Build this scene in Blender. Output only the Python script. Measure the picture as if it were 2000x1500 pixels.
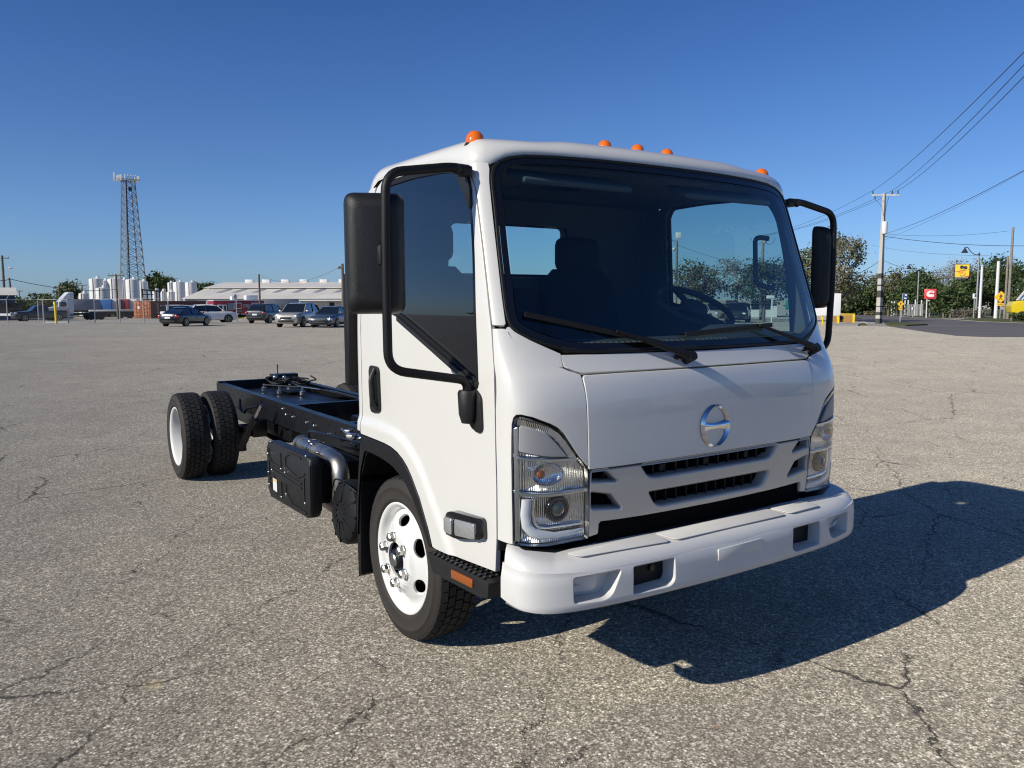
import bpy, bmesh, math, random
from mathutils import Vector, Matrix
from mathutils.geometry import delaunay_2d_cdt
R = math.radians
random.seed(7)
sc = bpy.context.scene
for o in list(bpy.data.objects): bpy.data.objects.remove(o, do_unlink=True)

# ---------------------------------------------------------------- camera
F_PX = 1585.62; CAM = Vector((3.52764, -2.63451, 1.66528)); YAW = 2.55136; PIT = -0.103396; ROL = -0.0025787
_F = Vector((math.cos(YAW)*math.cos(PIT), math.sin(YAW)*math.cos(PIT), math.sin(PIT)))
_R0 = Vector((math.sin(YAW), -math.cos(YAW), 0)); _U0 = _R0.cross(_F)
_R = _R0*math.cos(ROL)+_U0*math.sin(ROL); _U = _U0*math.cos(ROL)-_R0*math.sin(ROL)
cd = bpy.data.cameras.new('camera'); cam = bpy.data.objects.new('camera', cd); sc.collection.objects.link(cam)
m = Matrix((( _R.x, _U.x, -_F.x, CAM.x), (_R.y, _U.y, -_F.y, CAM.y), (_R.z, _U.z, -_F.z, CAM.z), (0, 0, 0, 1)))
cam.matrix_world = m
cd.sensor_width = 36; cd.lens = 36*F_PX/2000; cd.clip_start = .05; cd.clip_end = 9000
sc.camera = cam
sc.render.resolution_x = 1024; sc.render.resolution_y = 768

# ---------------------------------------------------------------- sky, sun, exposure
SUN = Vector((0.008, -1.74, 1.0)).normalized()          # direction towards the sun
el = math.asin(SUN.z)
wd = bpy.data.worlds.new('World'); sc.world = wd; wd.use_nodes = True
nt = wd.node_tree; nt.nodes.clear()
sky = nt.nodes.new('ShaderNodeTexSky'); sky.sky_type = 'NISHITA'; sky.sun_disc = False
sky.sun_elevation = el; sky.sun_rotation = math.atan2(SUN.x, SUN.y)
sky.air_density = 1.0; sky.dust_density = .35; sky.ozone_density = 2.6; sky.altitude = 10
bg = nt.nodes.new('ShaderNodeBackground'); bg.inputs[1].default_value = .05
wo = nt.nodes.new('ShaderNodeOutputWorld')
# deep winter blue: dome tinted by elevation, unseen zenith darkened to cut ambient light
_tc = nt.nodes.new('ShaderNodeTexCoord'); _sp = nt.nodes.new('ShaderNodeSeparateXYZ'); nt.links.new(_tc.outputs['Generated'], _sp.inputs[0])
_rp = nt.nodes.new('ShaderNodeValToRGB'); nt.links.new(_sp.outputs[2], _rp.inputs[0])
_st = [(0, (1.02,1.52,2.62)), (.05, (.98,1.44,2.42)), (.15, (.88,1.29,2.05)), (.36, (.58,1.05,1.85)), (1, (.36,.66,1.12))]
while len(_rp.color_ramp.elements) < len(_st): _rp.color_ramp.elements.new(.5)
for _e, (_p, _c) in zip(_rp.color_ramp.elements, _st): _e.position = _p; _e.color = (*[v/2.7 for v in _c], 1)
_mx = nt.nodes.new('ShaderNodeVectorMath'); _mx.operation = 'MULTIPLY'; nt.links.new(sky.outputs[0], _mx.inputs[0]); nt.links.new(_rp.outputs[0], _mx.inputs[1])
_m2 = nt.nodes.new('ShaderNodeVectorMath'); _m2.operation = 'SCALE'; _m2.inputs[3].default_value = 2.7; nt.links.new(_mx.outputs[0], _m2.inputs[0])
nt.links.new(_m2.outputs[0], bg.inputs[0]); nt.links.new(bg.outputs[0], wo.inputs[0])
sl = bpy.data.lights.new('sun', 'SUN'); so = bpy.data.objects.new('sun', sl); sc.collection.objects.link(so)
sl.energy = 4.5; sl.angle = R(.53); sl.color = (1, .925, .80)
so.rotation_euler = SUN.to_track_quat('Z', 'Y').to_euler(); so.location = (0, -20, 20)
sc.view_settings.view_transform = 'Standard'; sc.view_settings.look = 'None'
sc.view_settings.exposure = 0.0; sc.view_settings.gamma = 1; sc.view_settings.use_curve_mapping = False
sc.render.engine = 'CYCLES'
sc.cycles.use_denoising = True; sc.cycles.filter_width = 1.15
sc.cycles.max_bounces = 10; sc.cycles.transparent_max_bounces = 24; sc.cycles.transmission_bounces = 8
sc.cycles.caustics_reflective = False; sc.cycles.caustics_refractive = False

# ---------------------------------------------------------------- helpers
COL = sc.collection
def link(o, parent=None):
    COL.objects.link(o)
    if parent is not None: o.parent = parent
    return o
def tag(o, label=None, cat=None, group=None, kind=None):
    if label: o['label'] = label
    if cat: o['category'] = cat
    if group: o['group'] = group
    if kind: o['kind'] = kind
    return o
def empty(name, loc=(0,0,0), rz=0.0, label=None, cat=None, group=None):
    o = bpy.data.objects.new(name, None); link(o); o.location = loc; o.rotation_euler = (0,0,rz)
    o.empty_display_size = .2
    return tag(o, label, cat, group)
def ray(px, py): return _F+_R*((px-1000)/F_PX)-_U*((py-750)/F_PX)
def gz(x, y):
    d2 = x*x+y*y
    return -1.3*(1-math.exp(-d2/15625.0))
def gpt(px, py):
    d = ray(px, py); lo, hi = .5, 4000.0
    for _ in range(60):
        mm = (lo+hi)/2; P = CAM+d*mm
        if P.z < gz(P.x, P.y): hi = mm
        else: lo = mm
    P = CAM+d*hi; return Vector((P.x, P.y, gz(P.x, P.y)))
def at(px, py, dist):
    """point along a pixel's direction at a horizontal distance"""
    d = ray(px, py); k = dist/math.hypot(d.x, d.y); return CAM+d*k
def gat(px, dist):
    P = at(px, 590, dist); return Vector((P.x, P.y, gz(P.x, P.y)))
def hgt(px, py, base):
    """height (m above base) of a pixel row over a ground point"""
    d = ray(px, py); D = math.hypot(base.x-CAM.x, base.y-CAM.y)
    return CAM.z+d.z*D/math.hypot(d.x, d.y)-base.z
def ppm(P): return F_PX/((Vector(P)-CAM).dot(_F))

# ---------------------------------------------------------------- materials
def newmat(name):
    mt = bpy.data.materials.new(name); mt.use_nodes = True
    n = mt.node_tree; n.nodes.clear()
    out = n.nodes.new('ShaderNodeOutputMaterial'); b = n.nodes.new('ShaderNodeBsdfPrincipled')
    n.links.new(b.outputs[0], out.inputs[0])
    return mt, n, b, out
def N(n, t, **k):
    x = n.nodes.new(t)
    for a, v in k.items():
        if a == 'ins':
            for i, val in v.items():
                if hasattr(val, 'bl_idname') or isinstance(val, bpy.types.NodeSocket): n.links.new(val, x.inputs[i])
                else: x.inputs[i].default_value = val
        else: setattr(x, a, v)
    return x
def ramp(n, fac, stops, interp='LINEAR'):
    r = n.nodes.new('ShaderNodeValToRGB'); r.color_ramp.interpolation = interp
    e = r.color_ramp.elements
    while len(e) < len(stops): e.new(.5)
    for i, (p, c) in enumerate(stops):
        e[i].position = p; e[i].color = (*c, 1) if len(c) == 3 else c
    n.links.new(fac, r.inputs[0]); return r
def mat(name, col, rough=.5, metal=0, coat=0, var=0, vscale=3, bump=0, bscale=60, spec=.5, coatr=.03, coord='Object', rvar=0, trans=0):
    mt, n, b, out = newmat(name)
    b.inputs['Base Color'].default_value = (*col, 1); b.inputs['Roughness'].default_value = rough
    b.inputs['Metallic'].default_value = metal; b.inputs['Coat Weight'].default_value = coat
    b.inputs['Coat Roughness'].default_value = coatr; b.inputs['Specular IOR Level'].default_value = spec
    b.inputs['Transmission Weight'].default_value = trans
    tc = N(n, 'ShaderNodeTexCoord')
    if var or rvar:
        nz = N(n, 'ShaderNodeTexNoise', ins={'Vector': tc.outputs[coord], 'Scale': vscale, 'Detail': 6, 'Roughness': .65})
        if var:
            r = ramp(n, nz.outputs[0], [(.25, tuple(max(0, c*(1-var)) for c in col)), (.75, tuple(min(1, c*(1+var)) for c in col))])
            n.links.new(r.outputs[0], b.inputs['Base Color'])
        if rvar:
            r2 = ramp(n, nz.outputs[0], [(.3, (max(.02, rough-rvar),)*3), (.7, (min(1, rough+rvar),)*3)])
            n.links.new(r2.outputs[0], b.inputs['Roughness'])
    if bump:
        nz = N(n, 'ShaderNodeTexNoise', ins={'Vector': tc.outputs[coord], 'Scale': bscale, 'Detail': 3})
        bp = N(n, 'ShaderNodeBump', ins={'Height': nz.outputs[0], 'Strength': 1.0, 'Distance': bump})
        n.links.new(bp.outputs[0], b.inputs['Normal'])
    return mt
def glassmat(name, tint, rough=0.0, ior=1.5, boost=0.0):
    mt, n, b, out = newmat(name); n.nodes.remove(b)
    tr = N(n, 'ShaderNodeBsdfTransparent', ins={0: (*tint, 1)})
    gl = N(n, 'ShaderNodeBsdfGlossy', ins={0: (1,1,1,1), 'Roughness': rough})
    fr = N(n, 'ShaderNodeFresnel', ins={0: ior})
    geo = N(n, 'ShaderNodeNewGeometry')
    # thin pane: same fresnel from both sides
    lw = N(n, 'ShaderNodeLayerWeight', ins={0: .5})
    pw5 = N(n, 'ShaderNodeMath', operation='POWER', ins={0: lw.outputs['Facing'], 1: 4.0})
    mul = N(n, 'ShaderNodeMath', operation='MULTIPLY_ADD', ins={0: pw5.outputs[0], 1: .85, 2: .06+boost}); mul.use_clamp = True
    mx = N(n, 'ShaderNodeMixShader', ins={0: mul.outputs[0], 1: tr.outputs[0], 2: gl.outputs[0]})
    n.links.new(mx.outputs[0], out.inputs[0])
    return mt

# ---------------------------------------------------------------- mesh builder
class MB:
    def __init__(s): s.bm = bmesh.new()
    def box(s, c, d, rot=None, bev=0, seg=2):
        mtx = Matrix.Translation(Vector(c))@(rot.to_4x4() if rot else Matrix.Identity(4))@Matrix.Diagonal((*d, 1))
        r = bmesh.ops.create_cube(s.bm, size=1, matrix=mtx)
        if bev:
            es = list({e for v in r['verts'] for e in v.link_edges})
            bmesh.ops.bevel(s.bm, geom=es, offset=bev, segments=seg, affect='EDGES', profile=.5, clamp_overlap=True)
        return s
    def bx(s, x0, x1, y0, y1, z0, z1, bev=0, seg=2):
        return s.box(((x0+x1)/2, (y0+y1)/2, (z0+z1)/2), (abs(x1-x0), abs(y1-y0), abs(z1-z0)), None, bev, seg)
    def bar(s, a, b, w, h=None, up=(0,0,1)):
        a, b = Vector(a), Vector(b); d = b-a; L = d.length
        q = d.to_track_quat('X', 'Z').to_matrix()
        return s.box((a+b)/2, (L, w, h or w), q)
    def loft(s, rings, closed=True, cap=True):
        bm = s.bm; vr = [[bm.verts.new(p) for p in r] for r in rings]
        n = len(vr[0])
        for a, b in zip(vr, vr[1:]):
            for i in range(n if closed else n-1):
                j = (i+1) % n
                try: bm.faces.new((a[i], a[j], b[j], b[i]))
                except ValueError: pass
        if cap and closed:
            try: bm.faces.new(list(reversed(vr[0]))); bm.faces.new(vr[-1])
            except ValueError: pass
        return s
    def tube(s, path, r, n=10, cap=True):
        path = [Vector(p) for p in path]; rings = []; prev = None
        rr = r if hasattr(r, '__len__') else [r]*len(path)
        for i, p in enumerate(path):
            t = (path[min(i+1, len(path)-1)]-path[max(i-1, 0)]).normalized()
            if prev is None:
                u = t.cross(Vector((0,0,1)))
                if u.length < 1e-3: u = t.cross(Vector((1,0,0)))
            else: u = prev-t*prev.dot(t)
            u.normalize(); prev = u; v = t.cross(u)
            rings.append([p+(u*math.cos(k*2*math.pi/n)+v*math.sin(k*2*math.pi/n))*rr[i] for k in range(n)])
        return s.loft(rings, True, cap)
    def lathe(s, prof, n=32, mtx=None, cap=False):
        """prof: (radius, height) about local Z"""
        mtx = mtx or Matrix.Identity(4)
        rings = [[mtx@Vector((r*math.cos(k*2*math.pi/n), r*math.sin(k*2*math.pi/n), h)) for k in range(n)] for r, h in prof]
        return s.loft(rings, True, cap)
    def cyl(s, a, b, r, n=16, r2=None):
        return s.tube([a, b], [r, r if r2 is None else r2], n)
    def prism(s, poly, fn, t0, t1, bev=0):
        """poly of 2D points, fn(u,v,t)->3D"""
        bm = s.bm; a = [bm.verts.new(fn(u, v, t0)) for u, v in poly]; b = [bm.verts.new(fn(u, v, t1)) for u, v in poly]
        n = len(a); fs = [bm.faces.new(list(reversed(a))), bm.faces.new(b)]
        for i in range(n): fs.append(bm.faces.new((a[i], a[(i+1) % n], b[(i+1) % n], b[i])))
        if bev:
            es = list({e for f in fs[:2] for e in f.edges})
            bmesh.ops.bevel(bm, geom=es, offset=bev, segments=2, affect='EDGES', profile=.5, clamp_overlap=True)
        return s
    def quad(s, a, b, c, d):
        s.bm.faces.new([s.bm.verts.new(p) for p in (a, b, c, d)]); return s
    def sphere(s, c, r, seg=16, rings=10, sc_=(1,1,1)):
        bmesh.ops.create_uvsphere(s.bm, u_segments=seg, v_segments=rings, radius=r, matrix=Matrix.Translation(Vector(c))@Matrix.Diagonal((*sc_, 1))); return s
    def build(s, name, material, parent=None, smooth=True, angle=38, fixn=True):
        if fixn: bmesh.ops.recalc_face_normals(s.bm, faces=s.bm.faces[:])
        me = bpy.data.meshes.new(name); s.bm.to_mesh(me); s.bm.free()
        if material: me.materials.append(material)
        if smooth:
            me.shade_smooth(); me.set_sharp_from_angle(angle=R(angle))
        return link(bpy.data.objects.new(name, me), parent)
def fillet(path, r, seg=5):
    path = [Vector(p) for p in path]; out = [path[0]]
    for i in range(1, len(path)-1):
        p = path[i]; a = (path[i-1]-p); b = (path[i+1]-p)
        rr = min(r if not hasattr(r, '__len__') else r[i-1], a.length*.48, b.length*.48)
        A = p+a.normalized()*rr; B = p+b.normalized()*rr
        for k in range(seg+1):
            t = k/seg; out.append(A.lerp(p, t).lerp(p.lerp(B, t), t))
    out.append(path[-1]); return out
def rpoly(pts, r, seg=4):
    """round the corners of a closed 2D polygon"""
    out = []; n = len(pts)
    for i in range(n):
        p = Vector(pts[i]); a = Vector(pts[i-1])-p; b = Vector(pts[(i+1) % n])-p
        rr = r[i] if hasattr(r, '__len__') else r
        rr = min(rr, a.length*.48, b.length*.48)
        if rr < 1e-5: out.append(tuple(p)); continue
        A = p+a.normalized()*rr; B = p+b.normalized()*rr
        for k in range(seg+1):
            t = k/seg; q = A.lerp(p, t).lerp(p.lerp(B, t), t); out.append((q.x, q.y))
    return out
def densify(poly, h):
    out = []
    for i in range(len(poly)):
        a = Vector(poly[i]); b = Vector(poly[(i+1) % len(poly)]); k = max(1, math.ceil((b-a).length/h))
        for j in range(k):
            q = a.lerp(b, j/k)
            if not out or (Vector(out[-1])-q).length > 2e-4: out.append((q.x, q.y))
    if (Vector(out[0])-Vector(out[-1])).length < 2e-4: out.pop()
    return out
def area(p): return .5*sum(p[i-1][0]*p[i][1]-p[i][0]*p[i-1][1] for i in range(len(p)))
def inpoly(x, y, p):
    c = False; j = len(p)-1
    for i in range(len(p)):
        xi, yi = p[i]; xj, yj = p[j]
        if (yi > y) != (yj > y) and x < (xj-xi)*(y-yi)/(yj-yi)+xi: c = not c
        j = i
    return c
def segd(x, y, p):
    best = 9e9
    for i in range(len(p)):
        ax, ay = p[i-1]; bx, by = p[i]; dx, dy = bx-ax, by-ay; L = dx*dx+dy*dy
        t = 0 if L < 1e-12 else max(0, min(1, ((x-ax)*dx+(y-ay)*dy)/L))
        d = (x-ax-t*dx)**2+(y-ay-t*dy)**2
        if d < best: best = d
    return math.sqrt(best)
def offs(p, d):
    """inset (d>0) a CCW polygon"""
    out = []; n = len(p)
    for i in range(n):
        a, b, c = Vector(p[i-1]), Vector(p[i]), Vector(p[(i+1) % n])
        e1 = (b-a).normalized(); e2 = (c-b).normalized()
        n1 = Vector((-e1.y, e1.x)); n2 = Vector((-e2.y, e2.x)); mm = (n1+n2)
        if mm.length < 1e-4: mm = n1
        mm.normalize(); k = 1/max(.35, mm.dot(n1)); q = b+mm*d*k; out.append((q.x, q.y))
    return out
def panel(name, outline, fmap, material, parent, holes=(), depth=.014, ch=.003, grid=.05, off=0.0, side=1, hdepth=None, hch=None, rim=True):
    """a sheet of the surface fmap(u,v)->(pos,normal), cut to an outline, with rounded turned-in edges"""
    ol = densify(outline, grid*.7)
    if area(ol) < 0: ol.reverse()
    hs = []
    for h in holes:
        h = densify(h, grid*.7)
        if area(h) < 0: h.reverse()
        hs.append(h)
    hch = ch if hch is None else hch; hdepth = depth if hdepth is None else hdepth
    loops = [(ol, offs(ol, ch), ch, depth)]+[(h, offs(h, -hch), hch, hdepth) for h in hs]
    V = []; E = []
    for _, ins, _, _ in loops:
        b = len(V); V += [Vector(q) for q in ins]; n = len(ins); E += [(b+i, b+(i+1) % n) for i in range(n)]
    xs = [q[0] for q in ol]; ys = [q[1] for q in ol]
    nx = int((max(xs)-min(xs))/grid)+1; ny = int((max(ys)-min(ys))/grid)+1
    for i in range(1, nx):
        for j in range(1, ny):
            x = min(xs)+i*(max(xs)-min(xs))/nx; y = min(ys)+j*(max(ys)-min(ys))/ny
            if inpoly(x, y, ol) and segd(x, y, ol) > grid*.4 and not any(inpoly(x, y, h) or segd(x, y, h) < grid*.4 for h in hs): V.append(Vector((x, y)))
    vo, eo, fo, *_ = delaunay_2d_cdt(V, E, [], 0, 1e-6)
    il = [l[1] for l in loops]; keep = []
    for f in fo:
        cx_ = sum(vo[i].x for i in f)/3; cy_ = sum(vo[i].y for i in f)/3
        if inpoly(cx_, cy_, il[0]) and not any(inpoly(cx_, cy_, h) for h in il[1:]): keep.append(f)
    fo = keep
    pos = []; nor = []; fc = []
    for v in vo:
        p, nn = fmap(v.x, v.y); pos.append(p+nn*off); nor.append(nn)
    def addf(ids):
        a, b, c = pos[ids[0]], pos[ids[1]], pos[ids[2]]
        g = (b-a).cross(c-a); avg = sum((nor[i] for i in ids), Vector())
        fc.append(ids if g.dot(avg) > 0 else ids[::-1])
    for f in fo: addf(list(f))
    if rim:
        for ol_, ins, c, dp in loops:
            b = len(pos); n = len(ol_)
            for (x, y), (xi, yi) in zip(ol_, ins):
                p, nn = fmap(x, y); q, qn = fmap(xi, yi)
                s = (p-q); s = (s-nn*s.dot(nn))
                s = s.normalized() if s.length > 1e-9 else nn
                pos += [q+qn*off, p+nn*(off-c), p+nn*(off-dp)]; nor += [qn, s, s]
            for i in range(n):
                j = (i+1) % n
                addf([b+3*i, b+3*j, b+3*j+1, b+3*i+1]); addf([b+3*i+1, b+3*j+1, b+3*j+2, b+3*i+2])
    me = bpy.data.meshes.new(name)
    if side < 0:
        pos = [Vector((p.x, -p.y, p.z)) for p in pos]; nor = [Vector((q.x, -q.y, q.z)) for q in nor]; fc = [f[::-1] for f in fc]
    me.from_pydata(pos, [], fc); me.update()
    me.materials.append(material); me.shade_smooth()
    me.normals_split_custom_set_from_vertices([tuple(q) for q in nor])
    return link(bpy.data.objects.new(name, me), parent)
# ---------------------------------------------------------------- shared materials
M = {}
M['white'] = mat('white_paint', (.73,.722,.68), .30, coat=.8, coatr=.015, var=.022, vscale=3, bump=.0004, bscale=5)
M['bumper'] = mat('white_moulded_bumper', (.69,.685,.66), .42, coat=.15, var=.03, vscale=5, coatr=.2)
M['silver'] = mat('silver_paint', (.57,.555,.51), .38, metal=.3, coat=.3)
M['blk'] = mat('black_plastic', (.010,.010,.0105), .5, bump=.0004, bscale=500, spec=.32)
M['blks'] = mat('black_grained_plastic', (.017,.017,.0175), .42, spec=.4, bump=.0012, bscale=420, rvar=.08, vscale=40)
M['gloss'] = mat('gloss_black', (.006,.006,.007), .12, coat=.5)
M['frame'] = mat('chassis_black', (.007,.0075,.009), .34, var=.2, vscale=6, rvar=.08)
M['rubber'] = mat('tyre_rubber', (.030,.026,.022), .78, var=.18, vscale=8)
M['tread'] = mat('tread_rubber', (.017,.0165,.016), .72, var=.15, vscale=20)
M['rimw'] = mat('white_wheel', (.78,.78,.75), .35, coat=.4)
M['chrome'] = mat('chrome', (.88,.88,.88), .06, metal=1)
M['zinc'] = mat('zinc_steel', (.62,.62,.60), .28, metal=1, var=.12, vscale=40)
M['pipe'] = mat('exhaust_steel', (.44,.42,.39), .42, metal=1, var=.22, vscale=7, rvar=.1)
def reflector():
    mt, n, b, out = newmat('lamp_reflector'); b.inputs['Base Color'].default_value = (.92,.92,.91,1); b.inputs['Metallic'].default_value = 1; b.inputs['Roughness'].default_value = .09
    tc = N(n, 'ShaderNodeTexCoord'); wv = N(n, 'ShaderNodeTexWave', bands_direction='Y', ins={'Vector': tc.outputs['Object'], 'Scale': 40.0, 'Distortion': .6, 'Detail': 0})
    nz = N(n, 'ShaderNodeTexNoise', ins={'Vector': tc.outputs['Object'], 'Scale': 20, 'Detail': 2})
    ad_ = N(n, 'ShaderNodeMath', operation='MULTIPLY_ADD', ins={0: nz.outputs[0], 1: 2.5, 2: wv.outputs['Fac']})
    bp = N(n, 'ShaderNodeBump', ins={'Height': ad_.outputs[0], 'Strength': 1.0, 'Distance': .0028}); n.links.new(bp.outputs[0], b.inputs['Normal']); return mt
M['reflector'] = reflector()
M['lampgrey'] = mat('lamp_grey_plastic', (.33,.335,.335), .45)
M['frost'] = mat('frosted_light_guide', (.80,.84,.86), .25, coat=.5)
M['amber'] = mat('amber_lens', (.86,.17,.008), .12, coat=.8)
M['amberd'] = mat('amber_reflector', (.34,.085,.008), .22, coat=.6, bump=.002, bscale=300)
M['glass'] = glassmat('windscreen_glass', (.72,.88,.86))
M['dglass'] = glassmat('door_glass', (.58,.68,.68), boost=.05)
M['lens'] = glassmat('clear_lens', (.97,.98,.98))
M['trim'] = mat('interior_trim', (.050,.053,.058), .75)
M['trim2'] = mat('interior_grey_trim', (.10,.105,.11), .8)
M['cloth'] = mat('seat_cloth', (.016,.018,.022), .9, bump=.001, bscale=300)
M['mirror'] = mat('mirror_glass', (.8,.82,.84), .02, metal=1)
M['sticker'] = mat('paper_label', (.72,.73,.72), .5)
M['yellow'] = mat('yellow_print', (.80,.52,.02), .5)
M['plw'] = mat('white_plastic', (.72,.73,.70), .4)
M['lampclear'] = mat('clear_ribbed_lamp', (.46,.47,.46), .18, metal=.4, coat=.8, bump=.004, bscale=110)
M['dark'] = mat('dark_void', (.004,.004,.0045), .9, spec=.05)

def asphalt():
    mt, n, b, out = newmat('worn_asphalt')
    tc = N(n, 'ShaderNodeTexCoord'); O = tc.outputs['Object']
    big = N(n, 'ShaderNodeTexNoise', ins={'Vector': O, 'Scale': .16, 'Detail': 5, 'Roughness': .6})
    mid = N(n, 'ShaderNodeTexNoise', ins={'Vector': O, 'Scale': 1.3, 'Detail': 6, 'Roughness': .7})
    fin = N(n, 'ShaderNodeTexNoise', ins={'Vector': O, 'Scale': 52, 'Detail': 5, 'Roughness': .75})
    wob = N(n, 'ShaderNodeTexNoise', ins={'Vector': O, 'Scale': 90, 'Detail': 2})
    wv = N(n, 'ShaderNodeVectorMath', operation='MULTIPLY_ADD', ins={0: wob.outputs['Color'], 1: (.010,.010,0), 2: O})
    v1 = N(n, 'ShaderNodeTexVoronoi', ins={'Vector': wv.outputs[0], 'Scale': 112.0, 'Randomness': 1.0})
    v2 = N(n, 'ShaderNodeTexVoronoi', ins={'Vector': wv.outputs[0], 'Scale': 66.0, 'Randomness': 1.0})
    sep = N(n, 'ShaderNodeSeparateColor', ins={0: v1.outputs['Color']})
    sep2 = N(n, 'ShaderNodeSeparateColor', ins={0: v2.outputs['Color']})
    chip = ramp(n, sep.outputs[0], [(0, (.060,.054,.044)), (.22, (.130,.119,.099)), (.50, (.245,.228,.195)), (.74, (.36,.34,.295)), (.88, (.56,.54,.48)), (1, (.80,.78,.72))])
    chip2 = ramp(n, sep2.outputs[1], [(0, (.075,.068,.056)), (.35, (.20,.186,.158)), (.85, (.34,.32,.275)), (.93, (.66,.64,.58)), (1, (.84,.82,.77))])
    m1 = N(n, 'ShaderNodeMix', data_type='RGBA', ins={0: .40, 6: chip.outputs[0], 7: chip2.outputs[0]})
    ed = ramp(n, v1.outputs['Distance'], [(.28, (1,1,1)), (.70, (.46,.445,.42))])
    m2 = N(n, 'ShaderNodeMix', data_type='RGBA', blend_type='MULTIPLY', ins={0: .9, 6: m1.outputs[2], 7: ed.outputs[0]})
    fr = ramp(n, fin.outputs[0], [(.30, (.62,.61,.60)), (.5, (1,1,1)), (.70, (1.42,1.41,1.38))])
    m3 = N(n, 'ShaderNodeMix', data_type='RGBA', blend_type='MULTIPLY', ins={0: .85, 6: m2.outputs[2], 7: fr.outputs[0]})
    br = ramp(n, big.outputs[0], [(.28, (1.26,1.215,1.135)), (.5, (1.46,1.41,1.325)), (.74, (1.70,1.64,1.51))])
    m4 = N(n, 'ShaderNodeMix', data_type='RGBA', blend_type='MULTIPLY', ins={0: 1.0, 6: m3.outputs[2], 7: br.outputs[0]})
    mr = ramp(n, mid.outputs[0], [(.28, (.80,.795,.79)), (.5, (1,1,1)), (.72, (1.17,1.155,1.11))])
    m5 = N(n, 'ShaderNodeMix', data_type='RGBA', blend_type='MULTIPLY', ins={0: .9, 6: m4.outputs[2], 7: mr.outputs[0]})
    # cracks: distorted cell borders, stretched along one direction, broken up and varied in width by noise
    dn = N(n, 'ShaderNodeTexNoise', ins={'Vector': O, 'Scale': 3.1, 'Detail': 8, 'Roughness': .74})
    dv = N(n, 'ShaderNodeVectorMath', operation='MULTIPLY_ADD', ins={0: dn.outputs['Color'], 1: (.34,.34,0), 2: O})
    def crack(rot, scl, width, lo, hi, seed):
        mp = N(n, 'ShaderNodeMapping', ins={'Vector': dv.outputs[0], 'Rotation': (0,0,R(-rot))})
        mp2 = N(n, 'ShaderNodeMapping', ins={'Vector': mp.outputs[0], 'Location': (seed, seed*.7, 0), 'Scale': (scl[0], scl[1], 1)})
        vv = N(n, 'ShaderNodeTexVoronoi', feature='DISTANCE_TO_EDGE', ins={'Vector': mp2.outputs[0], 'Scale': 1.0}); vv.voronoi_dimensions = '2D'
        mk = N(n, 'ShaderNodeTexNoise', ins={'Vector': mp2.outputs[0], 'Scale': 1.6, 'Detail': 5, 'Roughness': .65})
        wn = N(n, 'ShaderNodeMapRange', ins={0: mk.outputs[0], 1: lo, 2: hi, 3: 0.0, 4: width}); wn.clamp = True
        df = N(n, 'ShaderNodeMath', operation='SUBTRACT', ins={0: wn.outputs[0], 1: vv.outputs['Distance']})
        dd = N(n, 'ShaderNodeMath', operation='DIVIDE', ins={0: df.outputs[0], 1: width*.45}); dd.use_clamp = True
        return dd
    cs_ = [crack(130, (.22, .62), .0080, .43, .70, 6.4), crack(128, (.50, 1.3), .0095, .48, .70, 5.3), crack(40, (.25, .50), .0030, .56, .76, 22.2), crack(150, (.13, .36), .0022, .52, .76, 14.9)]
    cm2 = cs_[0]
    for c_ in cs_[1:]: cm2 = N(n, 'ShaderNodeMath', operation='MAXIMUM', ins={0: cm2.outputs[0], 1: c_.outputs[0]})
    m6 = N(n, 'ShaderNodeMix', data_type='RGBA', ins={0: cm2.outputs[0], 6: m5.outputs[2], 7: (.030,.027,.023,1)})
    st = N(n, 'ShaderNodeTexNoise', ins={'Vector': O, 'Scale': .8, 'Detail': 3})
    sr = ramp(n, st.outputs[0], [(.66, (0,0,0)), (.80, (.42,.42,.42))])
    last = N(n, 'ShaderNodeMix', data_type='RGBA', ins={0: sr.outputs[0], 6: m6.outputs[2], 7: (.10,.092,.080,1)})
    # single marks: a sandy spot and a few drips
    for (x, y), rad, col, amt in SPOTS:
        ds = N(n, 'ShaderNodeVectorMath', operation='DISTANCE', ins={0: wv.outputs[0], 1: (x, y, 0)})
        nn = N(n, 'ShaderNodeMath', operation='MULTIPLY_ADD', ins={0: fin.outputs[0], 1: rad*1.2, 2: ds.outputs['Value']})
        rr = ramp(n, nn.outputs[0], [(rad*.9, (amt,)*3), (rad*1.9, (0,0,0))])
        last = N(n, 'ShaderNodeMix', data_type='RGBA', ins={0: rr.outputs[0], 6: last.outputs[2], 7: (*col, 1)})
    n.links.new(last.outputs[2], b.inputs['Base Color'])
    b.inputs['Roughness'].default_value = .85; b.inputs['Specular IOR Level'].default_value = .22
    b.inputs['Sheen Weight'].default_value = .20; b.inputs['Sheen Roughness'].default_value = .55; b.inputs['Sheen Tint'].default_value = (1,.93,.80,1)
    if 'Diffuse Roughness' in b.inputs: b.inputs['Diffuse Roughness'].default_value = .9
    hh = N(n, 'ShaderNodeMath', operation='MULTIPLY_ADD', ins={0: sep.outputs[0], 1: .9, 2: fin.outputs[0]})
    h2 = N(n, 'ShaderNodeMath', operation='MULTIPLY_ADD', ins={0: v1.outputs['Distance'], 1: -.8, 2: hh.outputs[0]})
    hs = N(n, 'ShaderNodeMath', operation='MULTIPLY_ADD', ins={0: cm2.outputs[0], 1: -2.5, 2: h2.outputs[0]})
    bp = N(n, 'ShaderNodeBump', ins={'Height': hs.outputs[0], 'Strength': .8, 'Distance': .0042})
    n.links.new(bp.outputs[0], b.inputs['Normal'])
    return mt
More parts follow.
